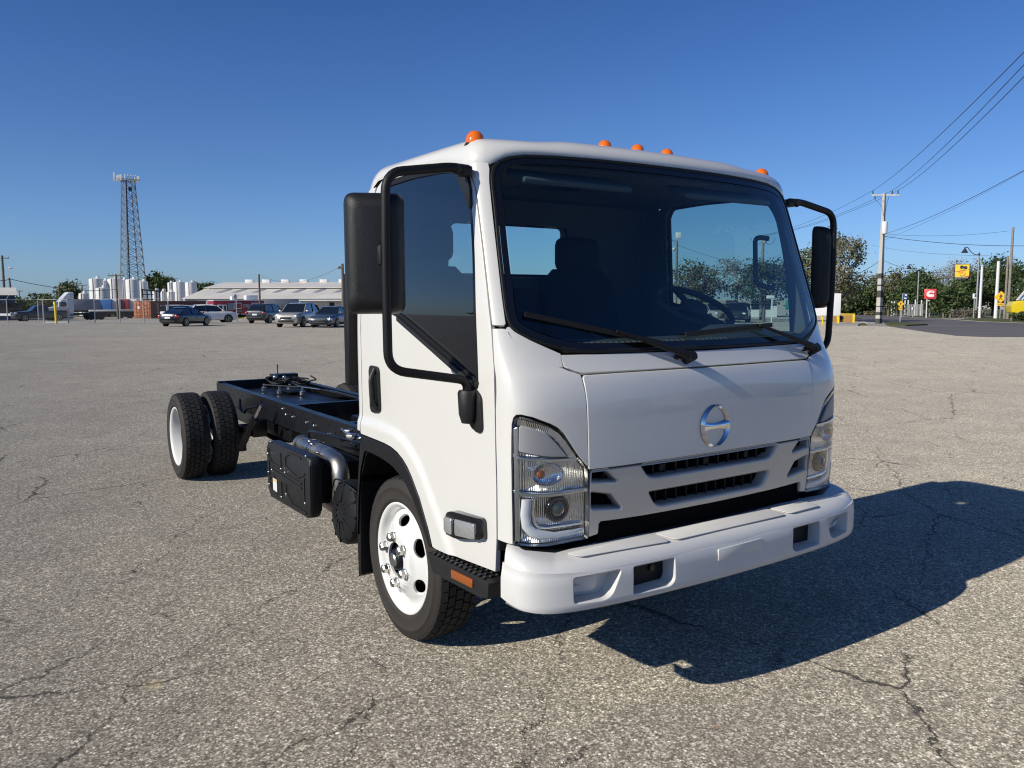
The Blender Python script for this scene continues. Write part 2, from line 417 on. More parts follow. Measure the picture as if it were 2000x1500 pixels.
SPOTS = [((gpt(303,1337).x, gpt(303,1337).y), .045, (.52,.42,.22), .75), ((gpt(1790,1395).x, gpt(1790,1395).y), .02, (.05,.05,.05), .8), ((gpt(1590,1391).x, gpt(1590,1391).y), .012, (.04,.04,.04), .8), ((gpt(1403,1420).x, gpt(1403,1420).y), .01, (.35,.13,.05), .8), ((gpt(1450,1390).x, gpt(1450,1390).y), .3, (.13,.12,.105), .25)]
M['asphalt'] = asphalt()
def speckle(name, c0, c1, scale, rough=.85, big=.6, streak=None):
    mt, n, b, out = newmat(name)
    tc = N(n, 'ShaderNodeTexCoord'); O = tc.outputs['Object']
    a = N(n, 'ShaderNodeTexNoise', ins={'Vector': O, 'Scale': scale, 'Detail': 6, 'Roughness': .75})
    g = N(n, 'ShaderNodeTexNoise', ins={'Vector': O, 'Scale': big, 'Detail': 5, 'Roughness': .6})
    r = ramp(n, a.outputs[0], [(.3, c0), (.7, c1)])
    q = ramp(n, g.outputs[0], [(.3, (.78,.78,.78)), (.7, (1.15,1.15,1.12))])
    mx = N(n, 'ShaderNodeMix', data_type='RGBA', blend_type='MULTIPLY', ins={0: .9, 6: r.outputs[0], 7: q.outputs[0]})
    n.links.new(mx.outputs[2], b.inputs['Base Color']); b.inputs['Roughness'].default_value = rough
    bp = N(n, 'ShaderNodeBump', ins={'Height': a.outputs[0], 'Strength': .5, 'Distance': .01}); n.links.new(bp.outputs[0], b.inputs['Normal'])
    return mt
M['road'] = speckle('road_asphalt', (.125,.112,.110), (.19,.172,.167), 60, big=.15)
M['grass'] = speckle('grass', (.035,.055,.014), (.13,.135,.045), 7, .95, .5)
M['concrete'] = speckle('concrete', (.34,.325,.29), (.46,.44,.40), 12)
# ---------------------------------------------------------------- ground
def ground():
    bm = bmesh.new(); rad = [0,1,2,3,4.5,6,8,11,15,20,27,35,45,58,72,90,110,135,165,200,250,330,450,700,1200,2500,6000]; n = 72; prev = None
    for r in rad:
        if r == 0: ring = [bm.verts.new((0,0,0))]
        else: ring = [bm.verts.new((r*math.cos(k*2*math.pi/n), r*math.sin(k*2*math.pi/n), gz(r, 0))) for k in range(n)]
        if prev:
            for k in range(n):
                j = (k+1) % n
                bm.faces.new((prev[0], ring[k], ring[j]) if len(prev) == 1 else (prev[k], ring[k], ring[j], prev[j]))
        prev = ring
    me = bpy.data.meshes.new('parking_lot_ground'); bm.to_mesh(me); bm.free(); me.materials.append(M['asphalt']); me.shade_smooth()
    return tag(link(bpy.data.objects.new('parking_lot_ground', me)), 'worn pale asphalt of the wide parking lot', kind='structure')
ground()
def patch(name, pts, material, lift, label, grid=4.0, kerb=0, kmat=None):
    """a sheet that lies on the ground, outline in ground metres (or pixels unprojected)"""
    P = [(q.x, q.y) if isinstance(q, Vector) else q for q in pts]
    ol = densify(P, grid)
    if area(ol) < 0: ol.reverse()
    V = [Vector(q) for q in ol]; E = [(i, (i+1) % len(ol)) for i in range(len(ol))]
    xs = [q[0] for q in ol]; ys = [q[1] for q in ol]
    x = min(xs)+grid
    while x < max(xs):
        y = min(ys)+grid
        while y < max(ys):
            if inpoly(x, y, ol) and segd(x, y, ol) > grid*.4: V.append(Vector((x, y)))
            y += grid
        x += grid
    vo, _, fo, *_ = delaunay_2d_cdt(V, E, [], 1, 1e-5)
    top = [(v.x, v.y, gz(v.x, v.y)+lift) for v in vo]; fc = [list(f) for f in fo]
    if kerb:
        n = len(ol); b = len(top)
        top += [(q[0], q[1], gz(*q)+lift) for q in ol]+[(q[0], q[1], gz(*q)-.05) for q in ol]
        fc += [[b+i, b+(i+1) % n, b+n+(i+1) % n, b+n+i] for i in range(n)]
    me = bpy.data.meshes.new(name); me.from_pydata(top, [], fc); me.update(); me.materials.append(material)
    return tag(link(bpy.data.objects.new(name, me)), label, kind='structure')
G = lambda *a: [gpt(*p) for p in a]
patch('road', G((1640,611.5),(1666,612),(1728,615.5),(1792,620.5),(1840,622.5),(1880,626),(1920,628.5),(2000,631.5),(2060,634),(2060,658.6),(2000,658.4),(1920,658),(1869,656),(1808,648.5),(1763,641.5),(1735,637.6),(1722,632),(1700,627.5),(1660,626),(1620,626)), M['road'], .008, 'dark grey road that curves past the lot entrance')
patch('grass_island', G((1727,631.2),(1733,636.8),(1770,637.2),(1812,635.5),(1795,632.8),(1760,630.4),(1742,629.4)), M['grass'], .10, 'grass island around the small yellow crossing sign', 2, 1)
patch('concrete_apron', G((1692,630),(1694,636.6),(1733,637.4),(1727,631.6),(1716,630)), M['concrete'], .02, 'pale concrete slab at the foot of the concrete pole', 2)
patch('lot_kerb', G((1612,634.4),(1612,636.8),(1676,637),(1676,633.6)), M['concrete'], .12, 'pale concrete kerb before the yellow barriers', 2, 1)
patch('grass_patch', G((1677,633.2),(1678,636),(1694,636),(1689,632.4)), M['grass'], .06, 'small grass patch at the kerb end', 2, 1)
patch('grass_strip', G((1620,619.5),(1620,623),(1684,623),(1676,620.2),(1662,619.2)), M['grass'], .03, 'grass strip behind the yellow barriers', 3)
patch('verge', G((1630,604),(1640,611),(1728,615),(1792,620),(1840,622),(1852,621.8),(1950,616.6),(2060,620),(2060,606),(1900,604)), M['grass'], .04, 'grass verge along the far side of the road', 4)
patch('roadside_grass', G((1878,625),(1920,627.6),(2000,630.6),(2060,632.6),(2060,621),(1985,619.5),(1952,618.2),(1900,622)), M['grass'], .10, 'grass strip with the crossing sign beside the road', 3, 1)
patch('sidewalk', G((1845,622.4),(1878,624.6),(1905,621.6),(1952,618),(1952,616.8),(1900,619.5)), M['concrete'], .06, 'pale concrete footpath between the two verges', 3)
patch('fence_strip', G((-60,631.5),(-60,633.4),(500,631.5),(500,629.8)), M['concrete'], .015, 'pale concrete strip along the foot of the wire fence', 4)
patch('grass_bank', G((-60,615.8),(-60,618.6),(110,618.3),(262,619.0),(262,615.4)), M['grass'], .05, 'narrow grass strip below the flatbed trailer', 4)
# ---------------------------------------------------------------- cab surface
def interp(tab,z):
    if z<=tab[0][0]: return tab[0][1]
    for i in range(len(tab)-1):
        z0,a=tab[i]; z1,b=tab[i+1]
        if z<=z1:
            h=z1-z0; t=(z-z0)/h
            m0=(b-tab[i-1][1])/(z1-tab[i-1][0]) if i>0 else (b-a)/h
            m1=(tab[i+2][1]-a)/(tab[i+2][0]-z0) if i+2<len(tab) else (b-a)/h
            t2=t*t;t3=t2*t
            return (2*t3-3*t2+1)*a+(t3-2*t2+t)*h*m0+(3*t2-2*t3)*b+(t3-t2)*h*m1
    return tab[-1][1]
XF=[(.45,1.09),(.55,1.11),(.62,1.13),(.72,1.144),(.85,1.153),(1.0,1.158),(1.13,1.157),(1.28,1.152),(1.36,1.139),(1.42,1.112),(1.46,1.097),(1.55,1.066),(1.9,.952),(2.1,.888),(2.25,.838),(2.4,.79)]
CR=[(.5,.03),(1.25,.03),(1.4,.06),(1.5,.075),(2.3,.075)]
AA=[(.5,.22),(1.25,.22),(1.5,.15),(1.9,.12),(2.3,.12)]
HW=[(.5,.985),(1.0,.985),(1.5,.985),(1.65,.983),(1.9,.968),(2.15,.952),(2.3,.942)]
NEXP=6.0
def sec(z): return interp(XF,z),interp(CR,z),interp(AA,z),interp(HW,z)
def xfront(y,z,s=None):
    xf,c,a,hw=s or sec(z); q=min(1.0,abs(y)/hw)
    return xf-c*q*q-a*(1-(1-q**NEXP)**(1/NEXP))
def pw(w,z):
    """w>=0-ish param along right half: returns (x,|y|)"""
    xf,c,a,hw=S=sec(z)
    xs=xf-c-a
    if w>=xf-xs: return xf-w,hw
    lo,hi=0.0,1.0   # theta
    def pt(t):
        y=hw*math.sin(t*math.pi/2)**(2/NEXP); q=y/hw
        return xf-c*q*q-a*(1-math.cos(t*math.pi/2)**(2/NEXP)),y
    for _ in range(40):
        m=(lo+hi)/2; x,y=pt(m)
        if (y-hw)+(xf-x)<w: lo=m
        else: hi=m
    return pt((lo+hi)/2)
XR=[(.9,-.40),(1.6,-.40),(2.1,-.345),(2.2,-.31),(2.3,-.26)]
CREASE=[(-.5,1.058),(-.108,1.061),(.02,1.055),(.091,1.045),(.160,1.028),(.223,1.0),(.30,.95),(.369,.887),(.484,.75),(.594,.619),(.66,.52)]
def flare(x,z):
    if z>1.14 or x>.72: return 0.0
    best=9; s=0
    for (ax,az),(bx,bz) in zip(CREASE,CREASE[1:]):
        dx,dz=bx-ax,bz-az; t=max(0,min(1,((x-ax)*dx+(z-az)*dz)/(dx*dx+dz*dz)))
        px,pz=ax+t*dx,az+t*dz; d=math.hypot(x-px,z-pz)
        if d<best: best=d; s=dx*(z-pz)-dz*(x-px)
    d=best if s<0 else -best         # inside (below) is positive
    t=max(0,min(1,(d+.026)/.052)); return .014*t*t*(3-2*t)
def wx(x,z):
    """corner parameter of the point of the section at x"""
    xf,c,a,hw=S=sec(z)
    if x<=xf-c-a: return xf-x
    lo,hi=0.0,hw
    for _ in range(40):
        m_=(lo+hi)/2
        if xfront(m_,z,S)>x: lo=m_
        else: hi=m_
    return (lo-hw)+(xf-x)
def rawC(w,z):
    x,y=pw(w,z)
    if w>.2:
        y+=flare(x,z)
        xr=interp(XR,z); k=xr+.07-x
        if k>0: y-=.07*(1-math.sqrt(max(0,1-min(1,k/.07)**2)))
    return Vector((x,y,z))
def rawF(y,z): return Vector((xfront(y,z),y,z))
def rawS(x,z): return rawC(wx(x,z),z)
def withn(raw,flip=1):
    def f(u,v):
        e=.004; p=raw(u,v); du=raw(u+e,v)-raw(u-e,v); dv=raw(u,v+e)-raw(u,v-e)
        n=du.cross(dv)
        n=n.normalized() if n.length>1e-12 else Vector((1,0,0))
        c=p-Vector((.2,0,1.3))
        if n.dot(Vector((c.x,c.y,c.z*.2)))<0: n=-n
        return p,n
    return f
mapC=withn(rawC); mapF=withn(rawF); mapS=withn(rawS)
def mapRear(y,z): return Vector((interp(XR,z),y,z)),Vector((-1,0,.1)).normalized()
# ================================================================ the truck
T = empty('truck', (0,0,0), 0, 'white cab-over truck with a bare black chassis, nearest to the viewer', 'truck')
def sub(o, name='x'): return o
# ---- cab panels
DOOR_F=[(.612,.181),(.93,.20),(1.248,.206),(1.40,.178),(1.56,.138),(1.70,.127),(1.833,.123),(2.074,.123),(2.12,.130),(2.17,.156)]   # z, w of the front door seam
def doorw(z): return interp(DOOR_F,z)
GAP=.0035
for sd in (-1,1):
    far = sd>0
    # A pillar
    ws=[(.030,2.178),(.036,2.15),(.040,2.124),(.044,2.0),(.047,1.872),(.050,1.75),(.053,1.624),(.055,1.575)]
    left=[(doorw(z)-GAP,z) for z in (1.569,1.65,1.75,1.85,1.95,2.05,2.10,2.14,2.178)]
    pil=[(w,z) for w,z in ws]+[(.068,1.568)]+left+[(doorw(2.178)-.004,2.198),(.09,2.205),(.034,2.203)]
    panel('a_pillar',pil,mapC,M['white'],T,grid=.03,side=sd,depth=.02)
    # lower corner
    cor=[(doorw(z)-GAP,z) for z in (.745,.85,.95,1.05,1.15,1.25,1.35,1.45,1.557)]
    cor+=[(.066,1.557),(.052,1.545),(.037,1.522),(-.012,1.482),(-.07,1.449),(-.12,1.428),(-.162,1.414),(-.184,1.407),(-.21,1.396),(-.232,1.390),(-.262,1.381)]
    cor+=[(-.276,1.30),(-.281,1.2),(-.283,1.1),(-.286,1.035),(-.28,1.027)]
    cor+=[(-.235,1.073),(-.162,1.167),(-.135,1.187),(-.1,1.203),(-.014,1.231),(.045,1.241),(.072,1.240),(.088,1.229),(.098,1.205),(.101,1.164),(.104,1.067),(.101,.951),(.088,.757),(.087,.745)]
    panel('corner_panel',cor,mapC,M['white'],T,grid=.035,side=sd,depth=.02)
    # windscreen corner trim
    tr=[(.062,1.553),(.048,1.543),(.035,1.519),(-.012,1.4795),(-.07,1.4465),(-.12,1.4255),(-.16,1.4125),(-.186,1.4085),(-.188,1.4595),(-.108,1.490),(-.05,1.513),(.018,1.545),(.04,1.564),(.052,1.562)]
    panel('windscreen_corner_trim',tr,mapC,M['white'],T,grid=.03,side=sd,ch=.0015,depth=.016)
    # door with window opening
    door=[(.9435-.0,.612),(.937,.93)]
    dz=[.612,.75,.95,1.1,1.25,1.4,1.56,1.7,1.833,1.95,2.074,2.12,2.165]
    dl=[]
    for z in dz:
        x,y=pw(doorw(z)+GAP,z); dl.append((x,z))
    door=dl+[(.69,2.192),(.62,2.213),(.56,2.226),(.42,2.243),(.265,2.25),(.10,2.252),(-.03,2.247),(-.10,2.235),(-.15,2.21),(-.185,2.17),(-.235,2.0),(-.275,1.80),(-.298,1.6),(-.305,1.53),(-.305,1.135),(-.305,1.0),(-.30,.987),(-.254,.986),(-.101,.982),(-.02,.979),(.054,.972),(.12,.957),(.178,.933),(.225,.904),(.264,.869),(.341,.783),(.42,.661),(.456,.588),(.489,.586),(.66,.592)]
    win=rpoly([(-.105,2.16),(-.065,2.222),(.20,2.228),(.50,2.219),(.66,2.190),(.728,2.10),(.776,1.9),(.806,1.68),(.822,1.46),(.828,1.335),(.80,1.330),(.45,1.462),(.12,1.585),(-.02,1.612),(-.105,1.625)],[.02,.05,.05,.1,.08,.1,.1,.1,.1,.012,.012,.2,.12,.1,.03])
    D=panel('door',door,mapS,M['white'],T,holes=[win],grid=.019,side=sd,depth=.022,hdepth=.03)
    gin=offs(win if area(win)>0 else win[::-1],.024)
    panel('window_seal',win,mapS,M['blk'],D,holes=[gin],grid=.035,side=sd,off=-.004,depth=.02,ch=.002)
    panel('door_window',offs(win if area(win)>0 else win[::-1],.02),mapS,M['dglass'],D,grid=.06,side=sd,off=-.012,rim=False)
    # belt moulding along the slanting sill
    panel('belt_moulding',[(.835,1.345),(.826,1.322),(.79,1.318),(.45,1.447),(.12,1.570),(.12,1.592),(.45,1.470),(.80,1.342)],mapS,M['blks'],D,grid=.04,side=sd,off=.009,depth=.02)
    # inner door card
    card=[(x*.985 if x>0 else x,z) for x,z in door]
    panel('door_card',offs(door if area(door)>0 else door[::-1],.012),mapS,M['trim2'],D,holes=[offs(win if area(win)>0 else win[::-1],.012)],grid=.06,side=sd,off=-.055,rim=False)
    # handle
    hb=MB(); 
    hh=MB()
    for mb_,pts,o0,o1 in ((hb,rpoly([(-.196,1.347),(-.083,1.342),(-.073,1.122),(-.188,1.110)],[.03,.03,.03,.03]),-.004,.010),):
        mb_.prism(pts,lambda u,v,t:Vector((u,sd*(.986+t),v)),o0,o1,.004)
    H=hb.build('door_handle',M['blks'],D)
    g=MB().prism(rpoly([(-.178,1.315),(-.135,1.312),(-.120,1.150),(-.170,1.140)],.02),lambda u,v,t:Vector((u,sd*(.986+t),v)),.0105,.012)
    g.build('handle_recess',M['dark'],H)
    MB().tube(fillet([(-.115,sd*.998,1.33),(-.112,sd*1.022,1.29),(-.103,sd*1.022,1.18),(-.100,sd*.998,1.14)],.03),[.012]*20 if False else .012,8).build('handle_grip',M['blks'],H)
    MB().lathe([(.0,.004),(.009,.004),(.009,0)],12,Matrix.Translation((-.14,sd*.999,1.165))@Matrix.Rotation(R(-90*sd),4,'X')).build('key_lock',M['zinc'],H)
    # rear side pillar behind the door
    rp=[(-.175,2.21),(-.19,2.17),(-.241,2.0),(-.281,1.80),(-.304,1.6),(-.312,1.53),(-.312,1.135),(-.312,1.0)]
    rear=[(interp(XR,z)+.002,z) for z in (1.0,1.1,1.3,1.6,1.8,2.0,2.1,2.2)]
    panel('rear_pillar',rp+rear,mapS,M['white'],T,grid=.025,side=sd,depth=.02)
    # black wheel arch
    outer=[(-.30,.984),(-.254,.983),(-.101,.979),(-.02,.976),(.054,.969),(.12,.954),(.178,.930),(.225,.901),(.264,.866),(.341,.780),(.42,.658),(.455,.582)]
    inner=[(.428,.578),(.358,.669),(.31,.725),(.26,.776),(.20,.822),(.137,.853),(.08,.874),(.028,.886),(-.06,.898),(-.165,.905),(-.30,.906)]
    AR=panel('wheel_arch',outer+inner,mapS,M['blk'],T,grid=.03,side=sd,off=.004,depth=.06,ch=.008)
    # arch liner and mudguard
    rings=[]
    for x,z in [(.47,.50)]+inner+[(-.345,.88),(-.395,.78),(-.43,.62),(-.45,.42)]:
        rings.append([Vector((x,sd*.965,z)),Vector((x,sd*.60,z))])
    MB().loft(rings,False,False).build('arch_liner',M['dark'],AR)
    MB().prism([(-.31,.965),(-.30,.90),(-.35,.86),(-.405,.74),(-.43,.60),(-.44,.20),(-.475,.18),(-.478,.55),(-.45,.74),(-.42,.90),(-.39,.965)],lambda u,v,t:Vector((u,sd*t,v)),.70,.955,.003).build('mud_guard',M['blk'],AR)
    # step under the door
    st=[(.462,.572),(.468,.562),(.505,.492),(.90,.505),(.955,.515),(.962,.578),(.94,.584)]
    S_=MB().prism(st,lambda u,v,t:Vector((u,sd*t,v)),.70,1.028,.006).build('step',M['blks'],T)
    for k in range(9):
        for j in range(3):
            pass
    cl=MB()
    for k in range(12):
        x=.51+k*.037
        for j in range(4): cl.box((x,sd*(1.016-j*.03),.577+.012*(x-.452)/.5),(.016,.018,.012),None,.003,1)
    tag(cl.build('step_cleats',M['blks'],S_),kind='stuff')
    MB().box((.765,sd*1.029,.543),(.17,.012,.036),Matrix.Rotation(R(-2.0),3,'Y'),.004).build('reflector',M['amberd'],S_)
    # side turn lamp on the door
    sl_=MB().prism(rpoly([(.605,.690),(.605,.775),(.655,.797),(.885,.812),(.892,.732),(.70,.688)],[.01,.02,.02,.02,.02,.03]),lambda u,v,t:Vector((u,sd*(.985+t*(1 if u<.7 else .75)),v)),-.003,.034,.006).build('side_lamp',M['gloss'],T)
    MB().prism(rpoly([(.607,.700),(.607,.765),(.672,.768),(.672,.700)],.008),lambda u,v,t:Vector((u,sd*(.985+t),v)),.020,.040,.004).build('lamp_lens',M['lampclear'],sl_)
    ln=MB().prism(rpoly([(.692,.704),(.692,.772),(.845,.785),(.852,.745),(.842,.722)],.008),lambda u,v,t:Vector((u,sd*(.985+t),v)),.020,.037,.003).build('lamp_lens',M['lampclear'],sl_)
    # mirror arm and housing
    arm=fillet([(.745,sd*.975,2.172),(.757,sd*1.06,2.172),(.763,sd*1.335,2.128),(.766,sd*1.342,1.83),(.757,sd*1.335,1.405),(.80,sd*1.02,1.352),(.795,sd*1.015,1.28)],[.03,.07,.25,.07,.045],7)
    A=MB().tube(arm,.0175,12).build('mirror_arm',M['blk'],T)
    mb=MB()
    mb.prism(rpoly([(.60,2.208),(.70,2.19),(.742,2.10),(.755,2.03),(.735,2.02),(.665,2.125)],[.01,.02,.02,.01,.01,.02]),lambda u,v,t:Vector((u,sd*(.953+t),v)),-.012,.014,.004)
    mb.box((.735,sd*.985,2.165),(.05,.05,.04),None,.008)
    mb.sphere((.752,sd*1.03,2.168),.022,10,8)
    mb.build('upper_bracket',M['blks'],A)
    lb=MB()
    lb.prism(rpoly([(.735,1.335),(.80,1.328),(.86,1.29),(.868,1.16),(.84,1.142),(.78,1.165),(.745,1.22)],.02),lambda u,v,t:Vector((u,sd*(.984+t),v)),-.002,.012,.004)
    lb.lathe([(.0,-.085),(.026,-.08),(.037,-.045),(.041,.04),(.036,.05),(.0,.05)],16,Matrix.Translation((.793,sd*1.012,1.262)))
    lb.build('lower_bracket',M['blks'],A)
    # housing, its back turned outwards
    hrot=Matrix.Translation((.052,sd*.036,0))@Matrix.Translation((.655,sd*1.322,0))@Matrix.Rotation(R(25*sd),4,'Z')@Matrix.Translation((-.655,-sd*1.322,0))
    rings=[]
    for x,g in ((.600,.94),(.604,.985),(.614,1.0),(.64,.985),(.668,.92),(.688,.78),(.695,.58)):
        pts=rpoly([(-.112,-.225),(.112,-.225),(.112,.225),(-.112,.225)],.04,5)
        rings.append([hrot@Vector((x,sd*(1.322+u*g),1.838+v*(g**.5))) for u,v in pts])
    HS=MB().loft(rings).build('mirror_housing',M['blks'],A,angle=50)
    MB().prism(rpoly([(-.098,-.21),(.098,-.21),(.098,.06),(-.098,.06)],.03),lambda u,v,t:hrot@Vector((t,sd*(1.322+u*.95),1.838+v)),.596,.601).build('mirror_glass',M['mirror'],HS)
    MB().prism(rpoly([(-.098,.075),(.098,.075),(.098,.21),(-.098,.21)],.03),lambda u,v,t:hrot@Vector((t,sd*(1.322+u*.95),1.838+v)),.596,.601).build('mirror_glass',M['mirror'],HS)
    MB().box((.735,sd*1.341,1.83),(.07,.05,.075),None,.01).build('mirror_clamp',M['blks'],A)
    # grab handle inside on the A pillar
    MB().tube(fillet([(.70,sd*.88,1.98),(.66,sd*.82,1.99),(.69,sd*.80,1.74),(.76,sd*.865,1.72)],.04),.013,8).build('grab_handle',M['trim2'],T)
    # inner A pillar trim
    panel('pillar_trim',[(.02,1.50),(.02,2.22),(.17,2.22),(.155,1.5)],mapC,M['trim2'],T,side=sd,off=-.045,rim=False)
    panel('pillar_trim',[(-.13,1.0),(-.13,2.25),(-.40,2.2),(-.40,1.0)],mapS,M['trim2'],T,side=sd,off=-.055,rim=False)
    panel('kick_trim',[(-.30,.80),(-.30,1.42),(.21,1.55),(.21,.80)],mapC,M['trim'],T,side=sd,off=-.05,rim=False)

# hood, cowl, windscreen
hood=rpoly([(-.684,1.379),(.684,1.379),(.679,1.0),(-.679,1.0)],[.02,.02,.006,.006])
hood=[(-.688,1.365)]+[(-.678,1.377)]+[(y,1.3785) for y in (-.5,-.25,0,.25,.5)]+[(.678,1.377),(.688,1.365),(.687,1.2),(.684,1.02),(.676,1.0135)]+[(y,1.0125) for y in (.5,.25,0,-.25,-.5)]+[(-.676,1.0135),(-.684,1.02),(-.687,1.2)]
HD=panel('front_panel',hood,mapF,M['white'],T,grid=.04,depth=.03,ch=.005,off=.003)
cowl=[(-.752,1.455),(-.752,1.412),(-.715,1.394),(-.688,1.3855)]+[(y,1.3845) for y in (-.5,-.25,0,.25,.5)]+[(.688,1.3855),(.715,1.394),(.752,1.412),(.752,1.455)]+[(y,1.449+.006*abs(y)/.75) for y in (.6,.4,.2,0,-.2,-.4,-.6)]
panel('cowl_panel',cowl,mapF,M['white'],T,grid=.04,depth=.02)
half=[(0,2.254),(.2,2.254),(.4,2.253),(.6,2.250),(.74,2.243),(.81,2.231),(.855,2.212),(.882,2.185),(.896,2.15),(.902,2.11),(.910,2.0),(.921,1.872),(.931,1.74),(.938,1.63),(.936,1.59),(.928,1.562),(.905,1.537),(.86,1.512),(.80,1.488),(.72,1.464),(.62,1.456),(.45,1.4535),(.2,1.453),(0,1.453)]
wso=half+[(-y,z) for y,z in half[::-1][1:-1]]
if area(wso)<0: wso=wso[::-1]
wsi=offs(wso,.042)
wsr=offs(wso,.014)
panel('windscreen_rubber',wso,mapF,M['blk'],T,holes=[wsr],grid=.04,off=.006,depth=.03,ch=.004)
WB=panel('windscreen_border',offs(wso,.012),mapF,M['gloss'],T,holes=[wsi],grid=.04,off=.002,rim=False)
panel('windscreen',offs(wso,.040),mapF,M['glass'],T,grid=.06,off=.0015,rim=False)

# roof: rings that turn in from the side walls
ZB=[(-.99,2.262),(-.3,2.262),(-.15,2.256),(-.067,2.241),(0,2.215),(.034,2.203),(.09,2.205),(.13,2.198),(.17,2.196),(.20,2.206),(.286,2.236),(.40,2.252),(.65,2.260),(.95,2.253),(1.0,2.248),(1.06,2.222),(1.12,2.19),(1.3,2.18)]
def roofbase():
    pts=[]
    for i in range(14):
        y=.60*i/13; z=2.262; pts.append((Vector((xfront(y,z),y,z)),Vector((1,0,0))))
    w0=wx(xfront(.64,2.25),2.25)
    for i in range(26):
        w=w0+(1.05-w0)*i/25; z=interp(ZB,w); p,n=mapC(w,z); n=Vector((n.x,n.y,0)).normalized(); pts.append((p,n))
    z=2.19; xr=interp(XR,2.19)
    for a in range(0,7):
        t=R(a*15); pts.append((Vector((xr+.09-.09*math.sin(t),.947-.09+.09*math.cos(t),z)),Vector((-math.sin(t),math.cos(t),0))))
    for i in range(1,8):
        y=.857*(1-i/7); pts.append((Vector((xr,y,z)),Vector((-1,0,0))))
    return pts
base=roofbase(); RT=2.336
XFR=max(p.x for p,n in base); XRR=min(p.x for p,n in base); XMID=.15
def roofpt(p,n,t):
    """t 0..1 from edge to the flat of the roof"""
    a=t*math.pi/2; k=1-math.cos(a)
    u=(p.x-XMID)/(XFR-XMID) if p.x>XMID else (p.x-XMID)/(XMID-XRR)
    dx=-(.15 if u>0 else .11)*u*abs(u)*k; dy=-p.y/.95*.085*k
    return Vector((p.x+dx,p.y+dy,p.z+(RT-.020-p.z)*math.sin(a)))
def crown(q):
    b=max(0,1-(q.y/.95)**2); z=q.z+.012*b*max(0,min(1,(q.z-2.27)/.05))
    s=max(0,min(1,(abs(q.y)-.46)/.20)); s=s*s*(3-2*s)
    fr=max(0,min(1,(q.x-.2)/.35)); up=max(0,min(1,(q.z-2.262)/.05))
    z+=.012*(1-s)*fr*up
    return Vector((q.x,q.y,z))
full=[(p,n) for p,n in base]+[(Vector((p.x,-p.y,p.z)),Vector((n.x,-n.y,0))) for p,n in base[::-1][1:-1]]
rings=[[Vector((p.x-n.x*.004,p.y-n.y*.004,p.z-.012)) for p,n in full]]+[[crown(roofpt(p,n,k/9)) for p,n in full] for k in range(10)]
last=rings[-1]; cx=Vector((.18,0,0))
for s in (.8,.6,.4,.2,.05):
    rings.append([Vector((cx.x+(q.x-cx.x)*s,q.y*s,0)) for q in last])
    rings[-1]=[crown(Vector((q.x,q.y,RT-.020))) for q in rings[-1]]
ROOF=MB().loft(rings,True,False)
ROOF.bm.faces.new(ROOF.bm.verts[-len(full):]) if False else None
ROOF=ROOF.build('roof',M['white'],T,angle=80)
# headliner
hl=[[Vector((p.x*.97-.0,p.y*.93,2.205)) for p,n in full],[Vector((p.x*.94,p.y*.86,2.245)) for p,n in full],[Vector((p.x*.3,p.y*.2,2.26)) for p,n in full]]
MB().loft(hl,True,False).build('headliner',M['trim2'],T,angle=80)
# roof clearance lamps
for x,y in ((.64,-.878),(.64,-.193),(.645,0),(.64,.193),(.64,.878)):
    big=abs(y)>.5
    z=2.284 if big else crown(Vector((x,y,RT-.020))).z-.008
    r=.040 if big else .033
    L=MB().lathe([(r+.006,-.014),(r+.006,.004),(r+.001,.008),(r,.012)],20,Matrix.Translation((x,y,z))).build('lamp_base',M['blk'],T)
    hk=1.25 if big else 1
    MB().lathe([(r,.004),(r*.99,.019*hk),(r*.86,.034*hk),(r*.55,.046*hk),(.001,.051*hk)],20,Matrix.Translation((x,y,z))).build('roof_lamp',M['amber'],L,angle=80)
MB().sphere((.36,-.80,2.318),.012,8,6).build('roof_plug',M['blk'],ROOF); MB().sphere((.20,-.80,2.318),.012,8,6).build('roof_plug',M['blk'],ROOF)

# rear wall with window
rw=rpoly([(-.885,.98),(.885,.98),(.885,2.19),(-.885,2.19)],.03)
rwin=rpoly([(-.47,1.80),(.325,1.80),(.325,2.09),(-.47,2.09)],.05)
BW=panel('back_wall',rw,mapRear,M['white'],T,holes=[rwin],grid=.12,depth=.04,hdepth=.02)
panel('rear_window',offs(rwin if area(rwin)>0 else rwin[::-1],-.004),mapRear,glassmat('rear_glass',(.80,.90,.88)),BW,grid=.12,off=-.012,rim=False)
panel('rear_window_seal',offs(rwin if area(rwin)>0 else rwin[::-1],-.02),mapRear,M['blk'],BW,holes=[offs(rwin if area(rwin)>0 else rwin[::-1],.012)],grid=.12,off=.006,depth=.05,ch=.003)
panel('rear_trim',rpoly([(-.945,.95),(.945,.95),(.93,2.22),(-.93,2.22)],.03),mapRear,M['trim2'],BW,holes=[rwin],grid=.12,off=-.05,rim=False)
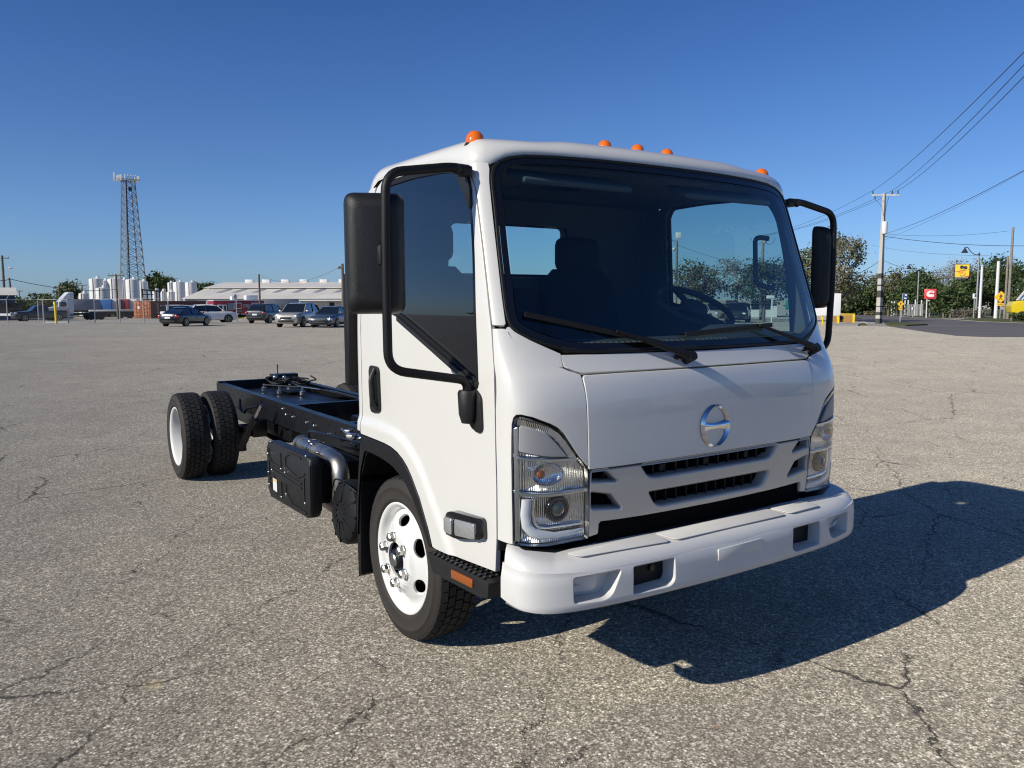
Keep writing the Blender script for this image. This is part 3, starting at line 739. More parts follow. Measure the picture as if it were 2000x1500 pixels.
# cab floor, firewall, dashboard, engine cover
MB().bx(-.38,1.02,-.93,.93,.93,.97).build('cab_floor',M['trim'],T)
MB().prism([(1.075,.70),(1.085,1.0),(1.08,1.40),(1.05,1.40),(1.055,1.0),(1.045,.70)],lambda u,v,t:Vector((u,t,v)),-.66,.66).build('firewall',M['dark'],T)
dash=[(1.05,1.36),(1.07,1.43),(1.035,1.475),(.92,1.50),(.80,1.498),(.70,1.46),(.66,1.38),(.68,1.20),(.78,1.05),(1.04,1.0)]
rings=[]
for y in (-.90,-.80,-.55,-.2,.1,.22,.34,.62,.74,.82,.90):
    k=(abs(y)/.95)**3; up=.045 if .30<y<.7 else .0
    rings.append([Vector((x-.10*k*(1 if x>.75 else 0),y,z+(up if .65<x<.95 and z>1.3 else 0))) for x,z in dash])
DS=MB().loft(rings).build('dashboard',M['trim'],T,angle=60)
vt=MB()
for k in range(44):
    y=-.66+k*.0307
    if abs(y+.0)>.03: vt.box((1.010-.03*(abs(y)/.7)**2,y,1.487),(.035,.008,.004),Matrix.Rotation(R(20),3,'Y'))
tag(vt.build('vent_slots',M['trim2'],DS),kind='stuff')
def seat(y,w,h):
    s=MB(); s.bx(-.15,.33,y-w/2,y+w/2,1.12,1.32,.05,3); S0=s.build('seat_cushion',M['cloth'],T,angle=60)
    rings=[]
    for z,ww,x,th in ((1.22,.46,-.17,.06),(1.45,.50,-.20,.065),(1.66,.50,-.235,.06),(1.78,.44,-.25,.055),(1.84,.32,-.255,.05)):
        pts=rpoly([(-ww/2,-th),(ww/2,-th),(ww/2,th),(-ww/2,th)],.05,4); rings.append([Vector((x+v,y+u*w/.5,z)) for u,v in pts])
    MB().loft(rings).build('seat_back',M['cloth'],S0,angle=60)
    MB().box((-.255,y,h-.095),(.10,.30,.20),None,.05,3).build('head_rest',M['cloth'],S0,angle=60)
seat(.36,.52,2.02); seat(-.63,.50,2.06)
MB().bx(-.15,.33,-.36,.08,1.10,1.30,.05,3).build('seat_cushion',M['cloth'],T,angle=60)
MB().box((-.24,-.14,1.52),(.12,.42,.42),Matrix.Rotation(R(-8),3,'Y'),.05,3).build('seat_back',M['cloth'],T,angle=60)
swm=Matrix.Translation((.545,.50,1.625))@Matrix.Rotation(R(28),4,'Y')
sw=[swm@Vector((.205*math.cos(k*math.pi/20),.205*math.sin(k*math.pi/20),0)) for k in range(41)]
SW=MB().tube(sw,.0165,8).build('steering_wheel',M['trim'],T,angle=80)
sp=MB(); sp.lathe([(.0,.02),(.06,.02),(.075,0),(.06,-.05),(0,-.05)],16,swm)
for a in (10,170,270): sp.bar(swm@Vector((.05*math.cos(R(a)),.05*math.sin(R(a)),-.01)),swm@Vector((.2*math.cos(R(a)),.2*math.sin(R(a)),0)),.035,.014)
sp.build('wheel_spokes',M['trim'],SW)
MB().cyl(swm@Vector((0,0,-.04)),(.85,.50,1.30),.04).build('steering_column',M['trim'],SW)
for y in (.46,-.46):
    MB().box((.735,y,2.168),(.15,.60 if y>0 else .58,.028),Matrix.Rotation(R(22),3,'Y'),.012,3).build('sun_visor',M['trim2'],T,angle=60)
# wipers
def wiper(a,b,c,piv):
    P=[mapF(*q)[0]+mapF(*q)[1]*h for q,h in ((a,.022),(b,.026),(c,.030))]
    W=MB(); W.bar(P[0],P[2],.010,.020)
    W=W.build('wiper',M['blk'],T)
    pv=mapF(*piv); p0=pv[0]+pv[1]*.035
    mid=P[1]+(P[2]-P[1])*.1
    MB().tube([P[1]+pv[1]*.012,P[1].lerp(p0,.45)+pv[1]*.012,p0.lerp(P[1],.12)+pv[1]*.008,p0],[.006,.009,.016,.02],8).build('wiper_arm',M['blk'],W)
    pb=MB(); pb.cyl(pv[0]-pv[1]*.01,pv[0]+pv[1]*.055,.021,14)
    q=mapF(piv[0]-.06,piv[1]+.008); pb.tube([q[0]+q[1]*.004,q[0]+q[1]*.018,pv[0]+pv[1]*.02],.006,6); pb.sphere(q[0]+q[1]*.018,.012,8,6)
    pb.build('wiper_pivot',M['blk'],W)
wiper((-.872,1.604),(-.50,1.527),(-.28,1.478),(-.145,1.413))
wiper((-.128,1.512),(.34,1.535),(.44,1.538),(.735,1.412))

# emblem: ring of two arcs and a waisted bar
def emb(parent):
    e=MB(); cy,cz=-.004,1.129; r0,r1=.066,.093
    for s in (1,-1):
        rings=[]
        for k in range(25):
            a=R(-84+168*k/24); ca,sa=math.cos(a),math.sin(a)
            wdt=.25+.75*math.cos(a*.92)
            ro=r1; ri=r1-(r1-r0+.004)*wdt
            pr=[]
            for r_,h in ((ro,.004),((ro+ri)/2,.014),(ri,.004)):
                y=cy+s*r_*ca; z=cz+r_*sa; p,nn=mapF(y,z); pr.append(p+nn*(h+.003))
            rings.append(pr)
        e.loft(rings,False,False)
    rings=[]
    for k in range(17):
        u=-1+2*k/16; y=cy+u*.078; hh=.0145+.012*abs(u)**2.2
        pr=[]
        for dz,h in ((hh,.004),(hh*.55,.014),(-hh*.55,.014),(-hh,.004)):
            p,nn=mapF(y,cz+dz); pr.append(p+nn*(h+.003))
        rings.append(pr)
    e.loft(rings,False,False)
    return e.build('emblem',M['chrome'],parent,angle=60)
emb(HD)

# silver grille with its slots
gh=[(0,1.006),(.35,1.006),(.669,1.008),(.674,1.0),(.676,.93),(.674,.85),(.671,.745),(.668,.742),(.628,.747),(.622,.752),(.621,.790),(.612,.798),(.54,.795),(.40,.791),(.2,.789),(0,.788)]
go=gh+[(-y,z) for y,z in gh[::-1][1:-1]]
def mir(p): return [(-y,z) for y,z in p][::-1]
top=rpoly([(-.412,.9995),(.412,.9995),(.378,.957),(.345,.948),(-.345,.948),(-.378,.957)],[.004,.004,.02,.03,.03,.02])
low=rpoly([(-.366,.884),(.366,.884),(.335,.836),(.305,.824),(-.305,.824),(-.335,.836)],[.006,.006,.02,.03,.03,.02])
tu=rpoly([(.663,.9995),(.596,.9995),(.545,.955),(.662,.969)],.004); tl=rpoly([(.660,.920),(.566,.900),(.518,.842),(.657,.860)],.004)
GR=panel('grille',go,mapF,M['silver'],T,holes=[top,low,tu,mir(tu),tl,mir(tl)],grid=.035,depth=.06,ch=.006,hdepth=.055,hch=.013)
bk=MB().prism([(1.09,.80),(1.095,1.01),(1.075,1.01),(1.07,.80)],lambda u,v,t:Vector((u,t,v)),-.67,.67).build('grille_backing',M['dark'],GR)
for k in range(21):
    y=-.64+k*.064
    v=MB(); v.box((1.108-.02*(y/.67)**2,y,.975),(.026,.010,.062),None,.002,1); v.build('vane',M['blk'],GR)
for k in range(15):
    y=-.42+k*.06
    v=MB(); v.box((1.104-.02*(y/.67)**2,y,.858),(.02,.007,.075),None,.002,1); v.build('vane',M['blk'],GR)
for y in (-.26,0,.26):
    MB().box((1.118,y-.02,.972),(.012,.024,.03),None,.003).build('clip_block',M['blk'],GR)
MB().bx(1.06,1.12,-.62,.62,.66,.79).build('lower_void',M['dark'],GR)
MB().tube([(1.125,-.35,.70),(1.128,0,.695),(1.125,.3,.70)],.02,8).build('lower_pipe',M['frame'],GR)

# headlamps
for sd in (-1,1):
    full_=[(-.276,1.02),(-.235,1.066),(-.162,1.160),(-.135,1.180),(-.1,1.196),(-.014,1.224),(.045,1.234),(.07,1.233),(.083,1.224),(.092,1.202),(.096,1.164),(.099,1.067),(.096,.951),(.083,.753),(.078,.748),(.02,.741),(-.10,.733),(-.292,.739),(-.298,.745),(-.288,.929),(-.281,1.012)]
    HL=panel('headlamp',full_,mapC,M['reflector'],T,grid=.02,side=sd,off=-.030,depth=.01,rim=False)
    # wall round the lamp
    ol=densify(full_,.02); rr=[]
    for w,z in ol+[ol[0]]:
        p,nn=mapC(w,z); a=p-nn*.001; b_=p-nn*.045
        rr.append([Vector((a.x,sd*a.y,a.z)),Vector((b_.x,sd*b_.y,b_.z))])
    MB().loft(rr,False,False).build('lamp_wall',M['zinc'],HL)
    # outer chrome strip
    panel('chrome_strip',[(.098,1.19),(.097,1.067),(.094,.951),(.082,.757),(.050,.752),(.058,.951),(.066,1.09),(.063,1.20)],mapC,M['zinc'],HL,grid=.02,side=sd,off=-.004,depth=.02,ch=.006)
    # ribbed border and grey blade of the upper unit
    def topcurve(t):
        pts=[(.060,1.226),(.02,1.220),(-.04,1.207),(-.10,1.188),(-.14,1.167),(-.175,1.133),(-.215,1.083),(-.232,1.062)]
        f_=t*(len(pts)-1); i=min(int(f_),len(pts)-2); a=Vector(pts[i]); b2=Vector(pts[i+1]); return a.lerp(b2,f_-i),(b2-a).normalized()
    rb=MB()
    for k in range(46):
        c,d=topcurve(k/45); nn2=Vector((d.y,-d.x))
        if nn2.y>0: nn2=-nn2
        q0=mapC(c.x,c.y); q1=mapC(c.x+nn2.x*.024,c.y+nn2.y*.024)
        a=q0[0]-q0[1]*.006; b_=q1[0]-q1[1]*.014
        rb.bar((a.x,sd*a.y,a.z),(b_.x,sd*b_.y,b_.z),.0042,.008)
    tag(rb.build('ribs',M['chrome'],HL),kind='stuff')
    panel('upper_blade',rpoly([(.068,1.100),(.062,1.195),(.046,1.203),(-.02,1.190),(-.09,1.166),(-.135,1.128),(-.195,1.068),(-.10,1.074)],.012),mapC,M['lampgrey'],HL,grid=.02,side=sd,off=-.004,depth=.022,ch=.007)
    panel('lamp_divider',[(.098,1.094),(.05,1.082),(-.10,1.070),(-.235,1.066),(-.226,1.055),(-.10,1.058),(.05,1.070),(.098,1.080)],mapC,M['zinc'],HL,grid=.02,side=sd,off=-.004,depth=.02,ch=.002)
    panel('lamp_divider',[(.096,.957),(.04,.946),(-.10,.936),(-.288,.939),(-.288,.927),(-.10,.923),(.04,.933),(.096,.944)],mapC,M['zinc'],HL,grid=.02,side=sd,off=-.004,depth=.02,ch=.003)
    def on(w,z,o):
        p,nn=mapC(w,z); q=p+nn*o; return Vector((q.x,sd*q.y,q.z)),Vector((nn.x,sd*nn.y,nn.z))
    # indicator bowl and bulb
    p,nn=on(-.09,1.012,-.026); mt_=Matrix.Translation(p)@nn.to_track_quat('Z','Y').to_matrix().to_4x4()
    MB().lathe([(.052,.020),(.050,.012),(.044,.004),(.03,-.004),(.0,-.006)],24,mt_@Matrix.Diagonal((1.25,.85,1,1))).build('indicator_bowl',M['reflector'],HL,angle=80)
    p2,_=on(-.055,1.012,-.012); MB().sphere(p2,.017,12,8,(.6,1.15,1)).build('indicator_bulb',M['amberd'],HL,angle=80)
    # daylight guide
    gp=[on(*q,-.016)[0] for q in ((.015,.918),(.022,.86),(.012,.815),(-.02,.788),(-.06,.775),(-.13,.768),(-.20,.768),(-.275,.772))]
    rings=[]
    for i,q in enumerate(gp):
        t=(gp[min(i+1,7)]-gp[max(i-1,0)]).normalized(); nn=on(-.05,.85,0)[1]; s2=t.cross(nn).normalized(); wd_=.021 if i<5 else .012
        rings.append([q+s2*wd_*math.cos(a*math.pi/5)+nn*.011*math.sin(a*math.pi/5) for a in range(10)])
    MB().loft(rings).build('light_guide',M['frost'],HL,angle=80)
    gp=[on(*q,-.024)[0] for q in ((-.025,.918),(-.02,.86),(-.03,.825),(-.05,.806),(-.09,.80),(-.2,.80),(-.27,.80))]
    MB().tube(gp,.009,8).build('reflector_edge',M['chrome'],HL,angle=80)
    # projector
    p,nn=on(-.145,.872,-.018); nn=(nn+Vector((.25,-.1*sd if sd<0 else 0,0))).normalized(); mt_=Matrix.Translation(p)@nn.to_track_quat('Z','Y').to_matrix().to_4x4()
    MB().lathe([(.052,-.01),(.052,.006),(.046,.012),(.036,.010),(.033,.002)],28,mt_@Matrix.Diagonal((.98,1.0,1,1))).build('projector_bezel',M['gloss'],HL,angle=60)
    MB().lathe([(.034,.0),(.030,.010),(.020,.017),(.008,.020),(.001,.0205)],24,mt_).build('projector_lens',mat('projector_glass',(.05,.075,.07),.03,coat=1),HL,angle=80)
    panel('lamp_lens',[(-.234,1.063),(-.10,1.068),(.05,1.080),(.080,1.085),(.084,.951),(.070,.757),(.02,.745),(-.10,.737),(-.292,.743),(-.285,.929),(-.278,1.012)],mapC,M['lens'],HL,grid=.03,side=sd,off=-.001,rim=False)
    MB().prism([(-.975,.70),(-.66,.70),(-.66,.735),(-.975,.745)],lambda u,v,t:Vector((1.04+t-.12*max(0,(abs(u)-.8)/.17)**2,sd*abs(u),v)),-.1,.05).build('lamp_bracket',M['frame'],HL)

for sd in (-1,1):
    MB().prism([(.90,.56),(1.13,.55),(1.13,.70),(1.06,.735),(.90,.735)],lambda u,v,t:Vector((u,sd*t,v)),.55,.945,.01).build('bumper_stay',M['frame'],T)
# bumper
def bsec(y,inset=0):
    hw=1.02-inset*.9; q=min(1,abs(y)/hw); return 1.305-inset-.05*q*q-.25*(1-(1-q**5)**(1/5))
def bpt(t,inset,z):
    """t -1..1 along the bumper plan"""
    hw=1.02-inset*.9; s=abs(t); th=s*math.pi/2*.985; y=hw*math.sin(th)**(2/5)
    q=y/hw; x=1.305-inset-.05*q*q-.25*(1-math.cos(th)**(2/5)); return Vector((x,math.copysign(y,t),z))
def rawB(u,z):
    # u: signed y up to .86, beyond it follows the corner round to the side
    hw=1.02; s=abs(u)
    prof=interp([(.50,.022),(.515,.010),(.535,.001),(.56,0),(.62,0),(.645,.002),(.662,.008)],z)
    lo,hi=0.0,1.0
    def pt(th):
        y=hw*math.sin(th*math.pi/2)**(2/5); q=y/hw; return 1.305-.05*q*q-.25*(1-math.cos(th*math.pi/2)**(2/5)),y
    if s<.05: x,y=1.305-.05*(s/hw)**2,s
    else:
        for _ in range(34):
            m_=(lo+hi)/2; x,y=pt(m_)
            if y+(1.305-x)<s: lo=m_
            else: hi=m_
        x,y=pt((lo+hi)/2)
    # rear part of the ends is straight
    n=Vector((1,0,0)) if s<.7 else Vector((max(.0,1-(s-.7)/.45),min(1,(s-.7)/.45),0)).normalized()
    return Vector((x-n.x*prof,math.copysign(y-n.y*prof,u),z))
mapB=withn(rawB)
US=1.02+(1.305-1.035)   # parameter of the rear end of the bumper side
lowz=lambda u:.512+.020*max(0,(abs(u)-.9)/.3)**2
bo=[(u,lowz(u)) for u in [-US+i*(2*US)/40 for i in range(41)]]+[(u,.660+.022*max(0,(abs(u)-.72)/.56)) for u in [US-i*(2*US)/40 for i in range(41)]]
slot=rpoly([(.375,.650),(.59,.648),(.59,.542),(.40,.540),(.372,.56)],[.01,.008,.008,.02,.03])
fog=rpoly([(.655,.648),(.892,.644),(.888,.550),(.735,.545),(.70,.56)],[.012,.01,.012,.04,.03])
BP=panel('bumper',bo,mapB,M['bumper'],T,holes=[slot,mir(slot),fog,mir(fog)],grid=.04,depth=.02,ch=.003,hdepth=.075,hch=.006)
def strip(name,insz,material,parent,tr=(-1,1),n=80,angle=70):
    rings=[]
    for i in range(n+1):
        t=tr[0]+(tr[1]-tr[0])*i/n; t=math.copysign(abs(t)**.8,t)
        rings.append([bpt(t,a,z+zz*max(0,(abs(t)-.55)/.45)) for a,z,zz in insz])
    return MB().loft(rings,False,False).build(name,material,parent,angle=angle)
strip('bumper_top',[(.007,.659,.022),(.010,.668,.026),(.018,.681,.030),(.032,.693,.034),(.05,.700,.036),(.11,.706,.036),(.168,.710,.034),(.174,.708,.034),(.176,.690,.03)],M['bumper'],BP)
strip('bumper_underside',[(.012,.512,.014),(.03,.503,.016),(.10,.505,.016)],M['bumper'],BP)
# raised tread pads on top of the bumper
for y0,y1 in ((-.80,-.355),(-.34,.36),(.375,.62)):
    pts=rpoly([(1.150,y0),(1.262-.045*(y0/1.02)**2-(.02 if y0<-.7 else 0),y0+.02),(1.262-.045*(y1/1.02)**2,y1),(1.150,y1)],.02)
    MB().prism(pts,lambda u,v,t:Vector((u,v,t+.7045+.004*(1.25-u)/.1)),.0005,.0030,.0015).build('tread_pad',M['bumper'],BP)
for sd in (-1,1):
    # tow slot back and fog cover
    MB().bx(1.16,1.225,sd*.36,sd*.60,.52,.66).build('tow_recess',M['blk'],BP)
    MB().cyl((1.225,sd*.43,.605),(1.235,sd*.43,.605),.014,12).build('tow_bolt',M['frame'],BP)
    fc=MB().prism([(.64,.655),(.90,.655),(.90,.54),(.64,.54)],lambda u,v,t:Vector((bsec(u)-.075+t,sd*u,v)),-.01,.004); FC=fc.build('fog_cover',M['bumper'],BP)
    MB().prism(rpoly([(.70,.640),(.872,.636),(.868,.575),(.71,.57)],.012),lambda u,v,t:Vector((bsec(u)-.071+t,sd*u,v)),.0,.020,.008).build('fog_blank',M['bumper'],FC)
    MB().prism(rpoly([(.78,.598),(.83,.604),(.815,.585),(.76,.583)],.003),lambda u,v,t:Vector((bsec(u)-.051+t,sd*u,v)),.0,.008,.003).build('fog_rib',M['bumper'],FC)
MB().prism(rpoly([(-.128,.644),(.142,.646),(.142,.598),(-.128,.596)],.003),lambda u,v,t:Vector((1.3055-.05*(u/1.02)**2+t,u,v)),-.004,.0022,.0015).build('plate_pad',M['bumper'],BP)
MB().prism([(.395,.642),(.445,.642),(.445,.582),(.395,.582)],lambda u,v,t:Vector((1.226+t,u,v)),0,.002).build('warning_label',M['sticker'],BP)
MB().prism([(.398,.640),(.442,.640),(.442,.630),(.398,.630)],lambda u,v,t:Vector((1.2285+t,u,v)),0,.001).build('label_header',M['yellow'],BP)
# ---------------------------------------------------------------- wheels
def tyre_mesh():
    p=[(.262,-.078),(.268,-.094),(.288,-.108),(.290,-.1105),(.295,-.1110),(.297,-.1105),(.325,-.115),(.345,-.1135),(.347,-.1155),(.352,-.1150),(.354,-.1120),(.378,-.104),(.390,-.096),(.3925,-.088)]
    prof=p+[(.3935,-.04),(.394,0),(.3935,.04)]+[(r,-h) for r,h in p[::-1]]+[(.25,.06),(.25,-.06),(.262,-.078)]
    return MB().lathe(prof,72)
def tread_mesh():
    mb=MB(); bm=mb.bm; nb=46
    ribs=[(-.098,-.064),(-.058,-.025),(-.019,.019),(.025,.058),(.064,.098)]
    for ri,(h0,h1) in enumerate(ribs):
        for k in range(nb):
            a0=(k+.5*(ri%2))*2*math.pi/nb; da=2*math.pi/nb*.86; sk=.018*(1 if ri<2 else -1 if ri>2 else 0)
            vs=[]
            for r0 in (.386,.4045):
                for (h,aa) in ((h0,a0),(h0,a0+da),(h1,a0+da+sk),(h1,a0+sk)):
                    edge=.010 if abs(h)>.09 else 0
                    rr=r0-(edge if r0>.39 else 0)
                    vs.append(bm.verts.new((rr*math.cos(aa),rr*math.sin(aa),h)))
            b,t=vs[:4],vs[4:]
            bm.faces.new(t)
            for i in range(4): bm.faces.new((b[i],b[(i+1)%4],t[(i+1)%4],t[i]))
    return mb
def rim_fmap(tab):
    def f(x,y):
        r=math.hypot(x,y); h=interp(tab,r); d=(interp(tab,r+.002)-interp(tab,r-.002))/.004
        n=Vector((-d*x/max(r,1e-6),-d*y/max(r,1e-6),1)).normalized(); return Vector((x,y,h)),n
    return f
def circle(r,n=48,cx=0,cy=0,rx=1,ry=1,rot=0):
    out=[]
    for k in range(n):
        a=2*math.pi*k/n; x,y=r*rx*math.cos(a),r*ry*math.sin(a); out.append((cx+x*math.cos(rot)-y*math.sin(rot),cy+x*math.sin(rot)+y*math.cos(rot)))
    return out
def make_wheel(name,convex,hub):
    W=tyre_mesh().build(name,M['rubber'],T,angle=50)
    TR=tread_mesh().build('tread',M['tread'],W,smooth=False); tag(TR,kind='stuff')
    if convex:
        lip=[(.250,-.06),(.2505,.05),(.256,.075),(.262,.088),(.270,.096),(.2745,.098),(.276,.102),(.273,.105),(.264,.103),(.256,.096),(.250,.084),(.246,.066),(.240,.056)]
        tab=[(.05,.134),(.085,.135),(.128,.135),(.140,.131),(.150,.121),(.165,.110),(.195,.093),(.22,.072),(.236,.058),(.243,.053)]
        hr=.192
    else:
        lip=[(.268,.078),(.2745,.098),(.276,.102),(.273,.105),(.264,.103),(.256,.096),(.250,.084),(.244,.06),(.236,.03),(.228,-.01),(.222,-.05),(.218,-.07)]
        tab=[(.05,-.10),(.10,-.10),(.15,-.095),(.19,-.08),(.22,-.066),(.23,-.06)]; hr=.180
    RM=MB().lathe(lip,72).build('rim',M['rimw'],W,angle=60)
    holes=[circle(.042,24,hr*math.cos(R(a)),hr*math.sin(R(a)),.62,1.12,R(a)) for a in (20,80,140,200,260,320)]+[circle(.082,36)]
    if convex:
        for h in holes[:6]: pass
    panel('wheel_disc',circle(.2415 if convex else .221,72),rim_fmap(tab),M['rimw'],RM,holes=holes,grid=.02,depth=.008,ch=.002,hdepth=.014,hch=.003)
    if hub:
        top=.135 if convex else -.10
        hb=MB()
        hb.lathe([(.082,top-.03),(.060,top-.03),(.054,top-.012),(.050,top+.002),(.042,top+.008),(.0,top+.008)] if convex else [(.10,top),(.095,top+.07),(.085,top+.11),(.06,top+.125),(0,top+.125)],28)
        hb.build('hub',M['frame'] if convex else M['frame'],W,angle=40)
        if convex: MB().lathe([(.034,top+.004),(.034,top+.016),(.028,top+.021),(0,top+.021)],20).build('hub_cap',M['zinc'],W,angle=40)
        for k in range(6):
            a=R(60*k+30); mt_=Matrix.Translation((.111*math.cos(a),.111*math.sin(a),top))
            MB().lathe([(.027,0),(.027,.006),(.0225,.008),(.0225,.028),(.016,.034),(0,.034)],6,mt_).build('lug_nut',M['zinc'],W,angle=25)
    # brake drum seen through the holes
    MB().lathe([(.0,-.10),(.19,-.10),(.19,.02),(.0,.02)],24).build('brake_drum',M['dark'],W,angle=30)
    return W
def put(W,loc,sd,spin=0):
    W.rotation_mode='QUATERNION'
    W.rotation_quaternion=(Matrix.Rotation(R(-90*sd),3,'X')@Matrix.Rotation(R(spin),3,'Z')).to_quaternion(); W.location=loc
def copytree(o,parent):
    c=o.copy(); link(c); c.parent=parent
    for ch in [x for x in o.children]: copytree(ch,c)
    return c
WB_=4.462
w1=make_wheel('wheel',True,True); put(w1,(0,-.824,.4035),-1,8)
w2=copytree(w1,T); put(w2,(0,.824,.4035),1,40)
r1=make_wheel('wheel',False,True); put(r1,(-WB_,-.965,.4015),-1,0)
r2=copytree(r1,T); put(r2,(-WB_,.965,.4015),1,25)
i1=make_wheel('wheel',True,False); put(i1,(-WB_,-.695,.4015),-1,15)
i2=copytree(i1,T); put(i2,(-WB_,.695,.4015),1,50)

# ---------------------------------------------------------------- chassis
def chan(y0,sd,x0,x1,z0,z1,name='frame_rail'):
    t=.008; w=.065
    P=[(y0,z1),(y0,z0),(y0-sd*w,z0),(y0-sd*w,z0+t),(y0-sd*t,z0+t),(y0-sd*t,z1-t),(y0-sd*w,z1-t),(y0-sd*w,z1)]
    mb=MB(); mb.loft([[Vector((x,y,z)) for y,z in P] for x in (x0,x1)])
    return mb.build(name,M['frame'],T,angle=30)
for sd in (-1,1):
    RL=chan(sd*.425,sd,-5.52,.9,.585,.785)
    rnd=random.Random(3)
    b=MB()
    for x,z in [(-1.55,.72),(-2.25,.665),(-2.55,.69),(-2.72,.695),(-3.05,.70),(-3.22,.70),(-3.3,.74)]: b.sphere((x,sd*.426,z),.011,8,6)
    tag(b.build('frame_bolts',M['zinc'],RL),kind='stuff')
    h=MB()
    for k in range(34):
        x=-5.35+k*.12; zz=.64+.11*rnd.random(); h.cyl((x,sd*.4245,zz),(x,sd*.4262,zz),.007,8)
    tag(h.build('frame_holes',M['dark'],RL),kind='stuff')
    # second layer of holes on the top flange is left plain; leaf springs
    sp=MB()
    for j in range(5):
        L=.62-.1*j; pts=[(-WB_+L*(k/8-1)*1+L*0+ (k/8)*L, .56-.03*j+.10*((k/8*2-1)**2)*(L/.62)**2) for k in range(9)]
        pts=[(-WB_+L*(2*k/8-1), .46-.016*j+.10*(2*k/8-1)**2*(L/.62)**2) for k in range(9)]
        sp.loft([[Vector((x,sd*.49,z)),Vector((x,sd*.55,z)),Vector((x,sd*.55,z-.012)),Vector((x,sd*.49,z-.012))] for x,z in pts])
    sp.build('leaf_spring',M['frame'],T,smooth=False)
    MB().bx(-WB_+.60,-WB_+.72,sd*.43,sd*.56,.44,.60,.01).build('spring_hanger',M['frame'],T)
    MB().tube([(-3.98,sd*.60,.32),(-3.62,sd*.575,.63)],.028,10).build('shock_absorber',M['frame'],T)
    MB().tube([(-3.64,sd*.575,.615),(-3.46,sd*.56,.765)],.014,8).build('shock_rod',M['chrome'],T)
    MB().box((-WB_+.12,sd*.52,.33),(.05,.12,.22),None,.01).box((-WB_-.12,sd*.52,.33),(.05,.12,.22),None,.01).build('spring_clamp',M['frame'],T)
# axle and drive shaft
ax=MB(); ax.tube([(-WB_,-.93,.4),(-WB_,-.25,.4),(-WB_,-.16,.4),(-WB_,0,.4),(-WB_,.16,.4),(-WB_,.25,.4),(-WB_,.93,.4)],[.062,.066,.13,.17,.13,.066,.062],16); ax.build('rear_axle',M['frame'],T,angle=50)
MB().tube([(-WB_+.1,0,.42),(-.6,0,.60)],.045,12).build('drive_shaft',M['frame'],T)
MB().tube([(0,-.72,.37),(0,.72,.37)],.05,12).build('front_axle',M['frame'],T)
# cross members
for x,z0,z1,dz in ((-5.46,.62,.79,0),(-3.28,.56,.76,0),(-2.18,.55,.74,0),(-1.35,.58,.74,0),(-.5,.60,.75,0)):
    c=MB(); c.bx(x-.006,x+.006,-.42,.42,z0,z1); c.bx(x-.05,x+.006,-.42,.42,z1,z1+.008); c.bx(x-.05,x+.006,-.42,.42,z0-.008,z0)
    C_=c.build('cross_member',M['frame'],T,smooth=False)
    if x in (-3.28,-2.18):
        hb=MB()
        for k in range(8): hb.cyl((x-.008,-.36+k*.1,z0+.06+.06*(k%3)/2),(x+.009,-.36+k*.1,z0+.06+.06*(k%3)/2),.012,8)
        tag(hb.build('frame_holes',M['dark'],C_),kind='stuff')
# sunlit gaps: large lightening hole is a ring with a pale washer round it
MB().lathe([(.035,0),(.045,.004),(.05,0)],18,Matrix.Translation((-2.17,.16,.66))@Matrix.Rotation(R(90),4,'Y')).build('grommet',M['zinc'],T)
MB().bx(-2.9,-2.18,.02,.36,.60,.70,.02).build('battery_tray',M['frame'],T)
# fuel tank between the rails at the rear
FT=MB(); FT.prism(rpoly([(-5.38,.715),(-3.40,.715),(-3.40,.42),(-5.38,.42)],.08,4),lambda u,v,t:Vector((u,t,v)),-.33,.33,.03)
FT=FT.build('fuel_tank',M['frame'],T,angle=60)
fx=MB()
for x,y in ((-4.55,-.05),(-4.75,.12),(-4.3,.1),(-4.9,-.1)):
    fx.cyl((x,y,.73),(x,y,.765),.03,12); fx.cyl((x,y,.765),(x,y,.80),.012,8)
tag(fx.build('tank_fittings',M['zinc'],FT),kind='stuff')
MB().bx(-4.9,-4.45,.02,.2,.735,.75,.004).build('tank_cover',M['frame'],FT)
def cable(name,pts,r,material,parent=T,n=6): return MB().tube(fillet(pts,.06,4),r,n).build(name,material,parent,angle=80)
rnd=random.Random(11)
for k in range(6):
    c=Vector((-5.0+.03*k,.10+.03*k,.805)); a0=rnd.random()*6
    pts=[c+Vector((.13*math.cos(a0+j*.7)*(1+.5*rnd.random()),.17*math.sin(a0+j*.7)*(.5+.7*rnd.random()),.035*rnd.random()+.02*math.sin(j))) for j in range(9)]
    cable('coiled_wire',pts,.008,M['blk'])
MB().cyl((-5.0,.08,.80),(-5.0,.08,.99),.006,6).build('wire_stub',M['blk'],T)
MB().sphere((-5.02,.06,.85),.03,8,6).sphere((-4.97,.14,.85),.022,8,6).build('wire_connector',M['zinc'],T)
MB().bx(-5.54,-5.40,.16,.44,.70,.845).build('rear_bracket',M['frame'],T)
cable('brake_line',[(-5.0,.2,.80),(-4.5,.15,.79),(-4.0,.3,.78),(-3.5,.33,.77),(-3.0,.36,.74),(-2.3,.36,.72)],.008,M['zinc'])
cable('brake_line',[(-4.9,-.1,.79),(-4.4,.22,.785),(-3.7,.30,.775),(-3.2,.33,.76)],.011,M['blk'])
cable('brake_hose',[(-3.9,-.46,.70),(-4.1,-.52,.66),(-4.2,-.50,.60),(-4.35,-.5,.62),(-4.5,-.46,.70)],.012,M['frame'])
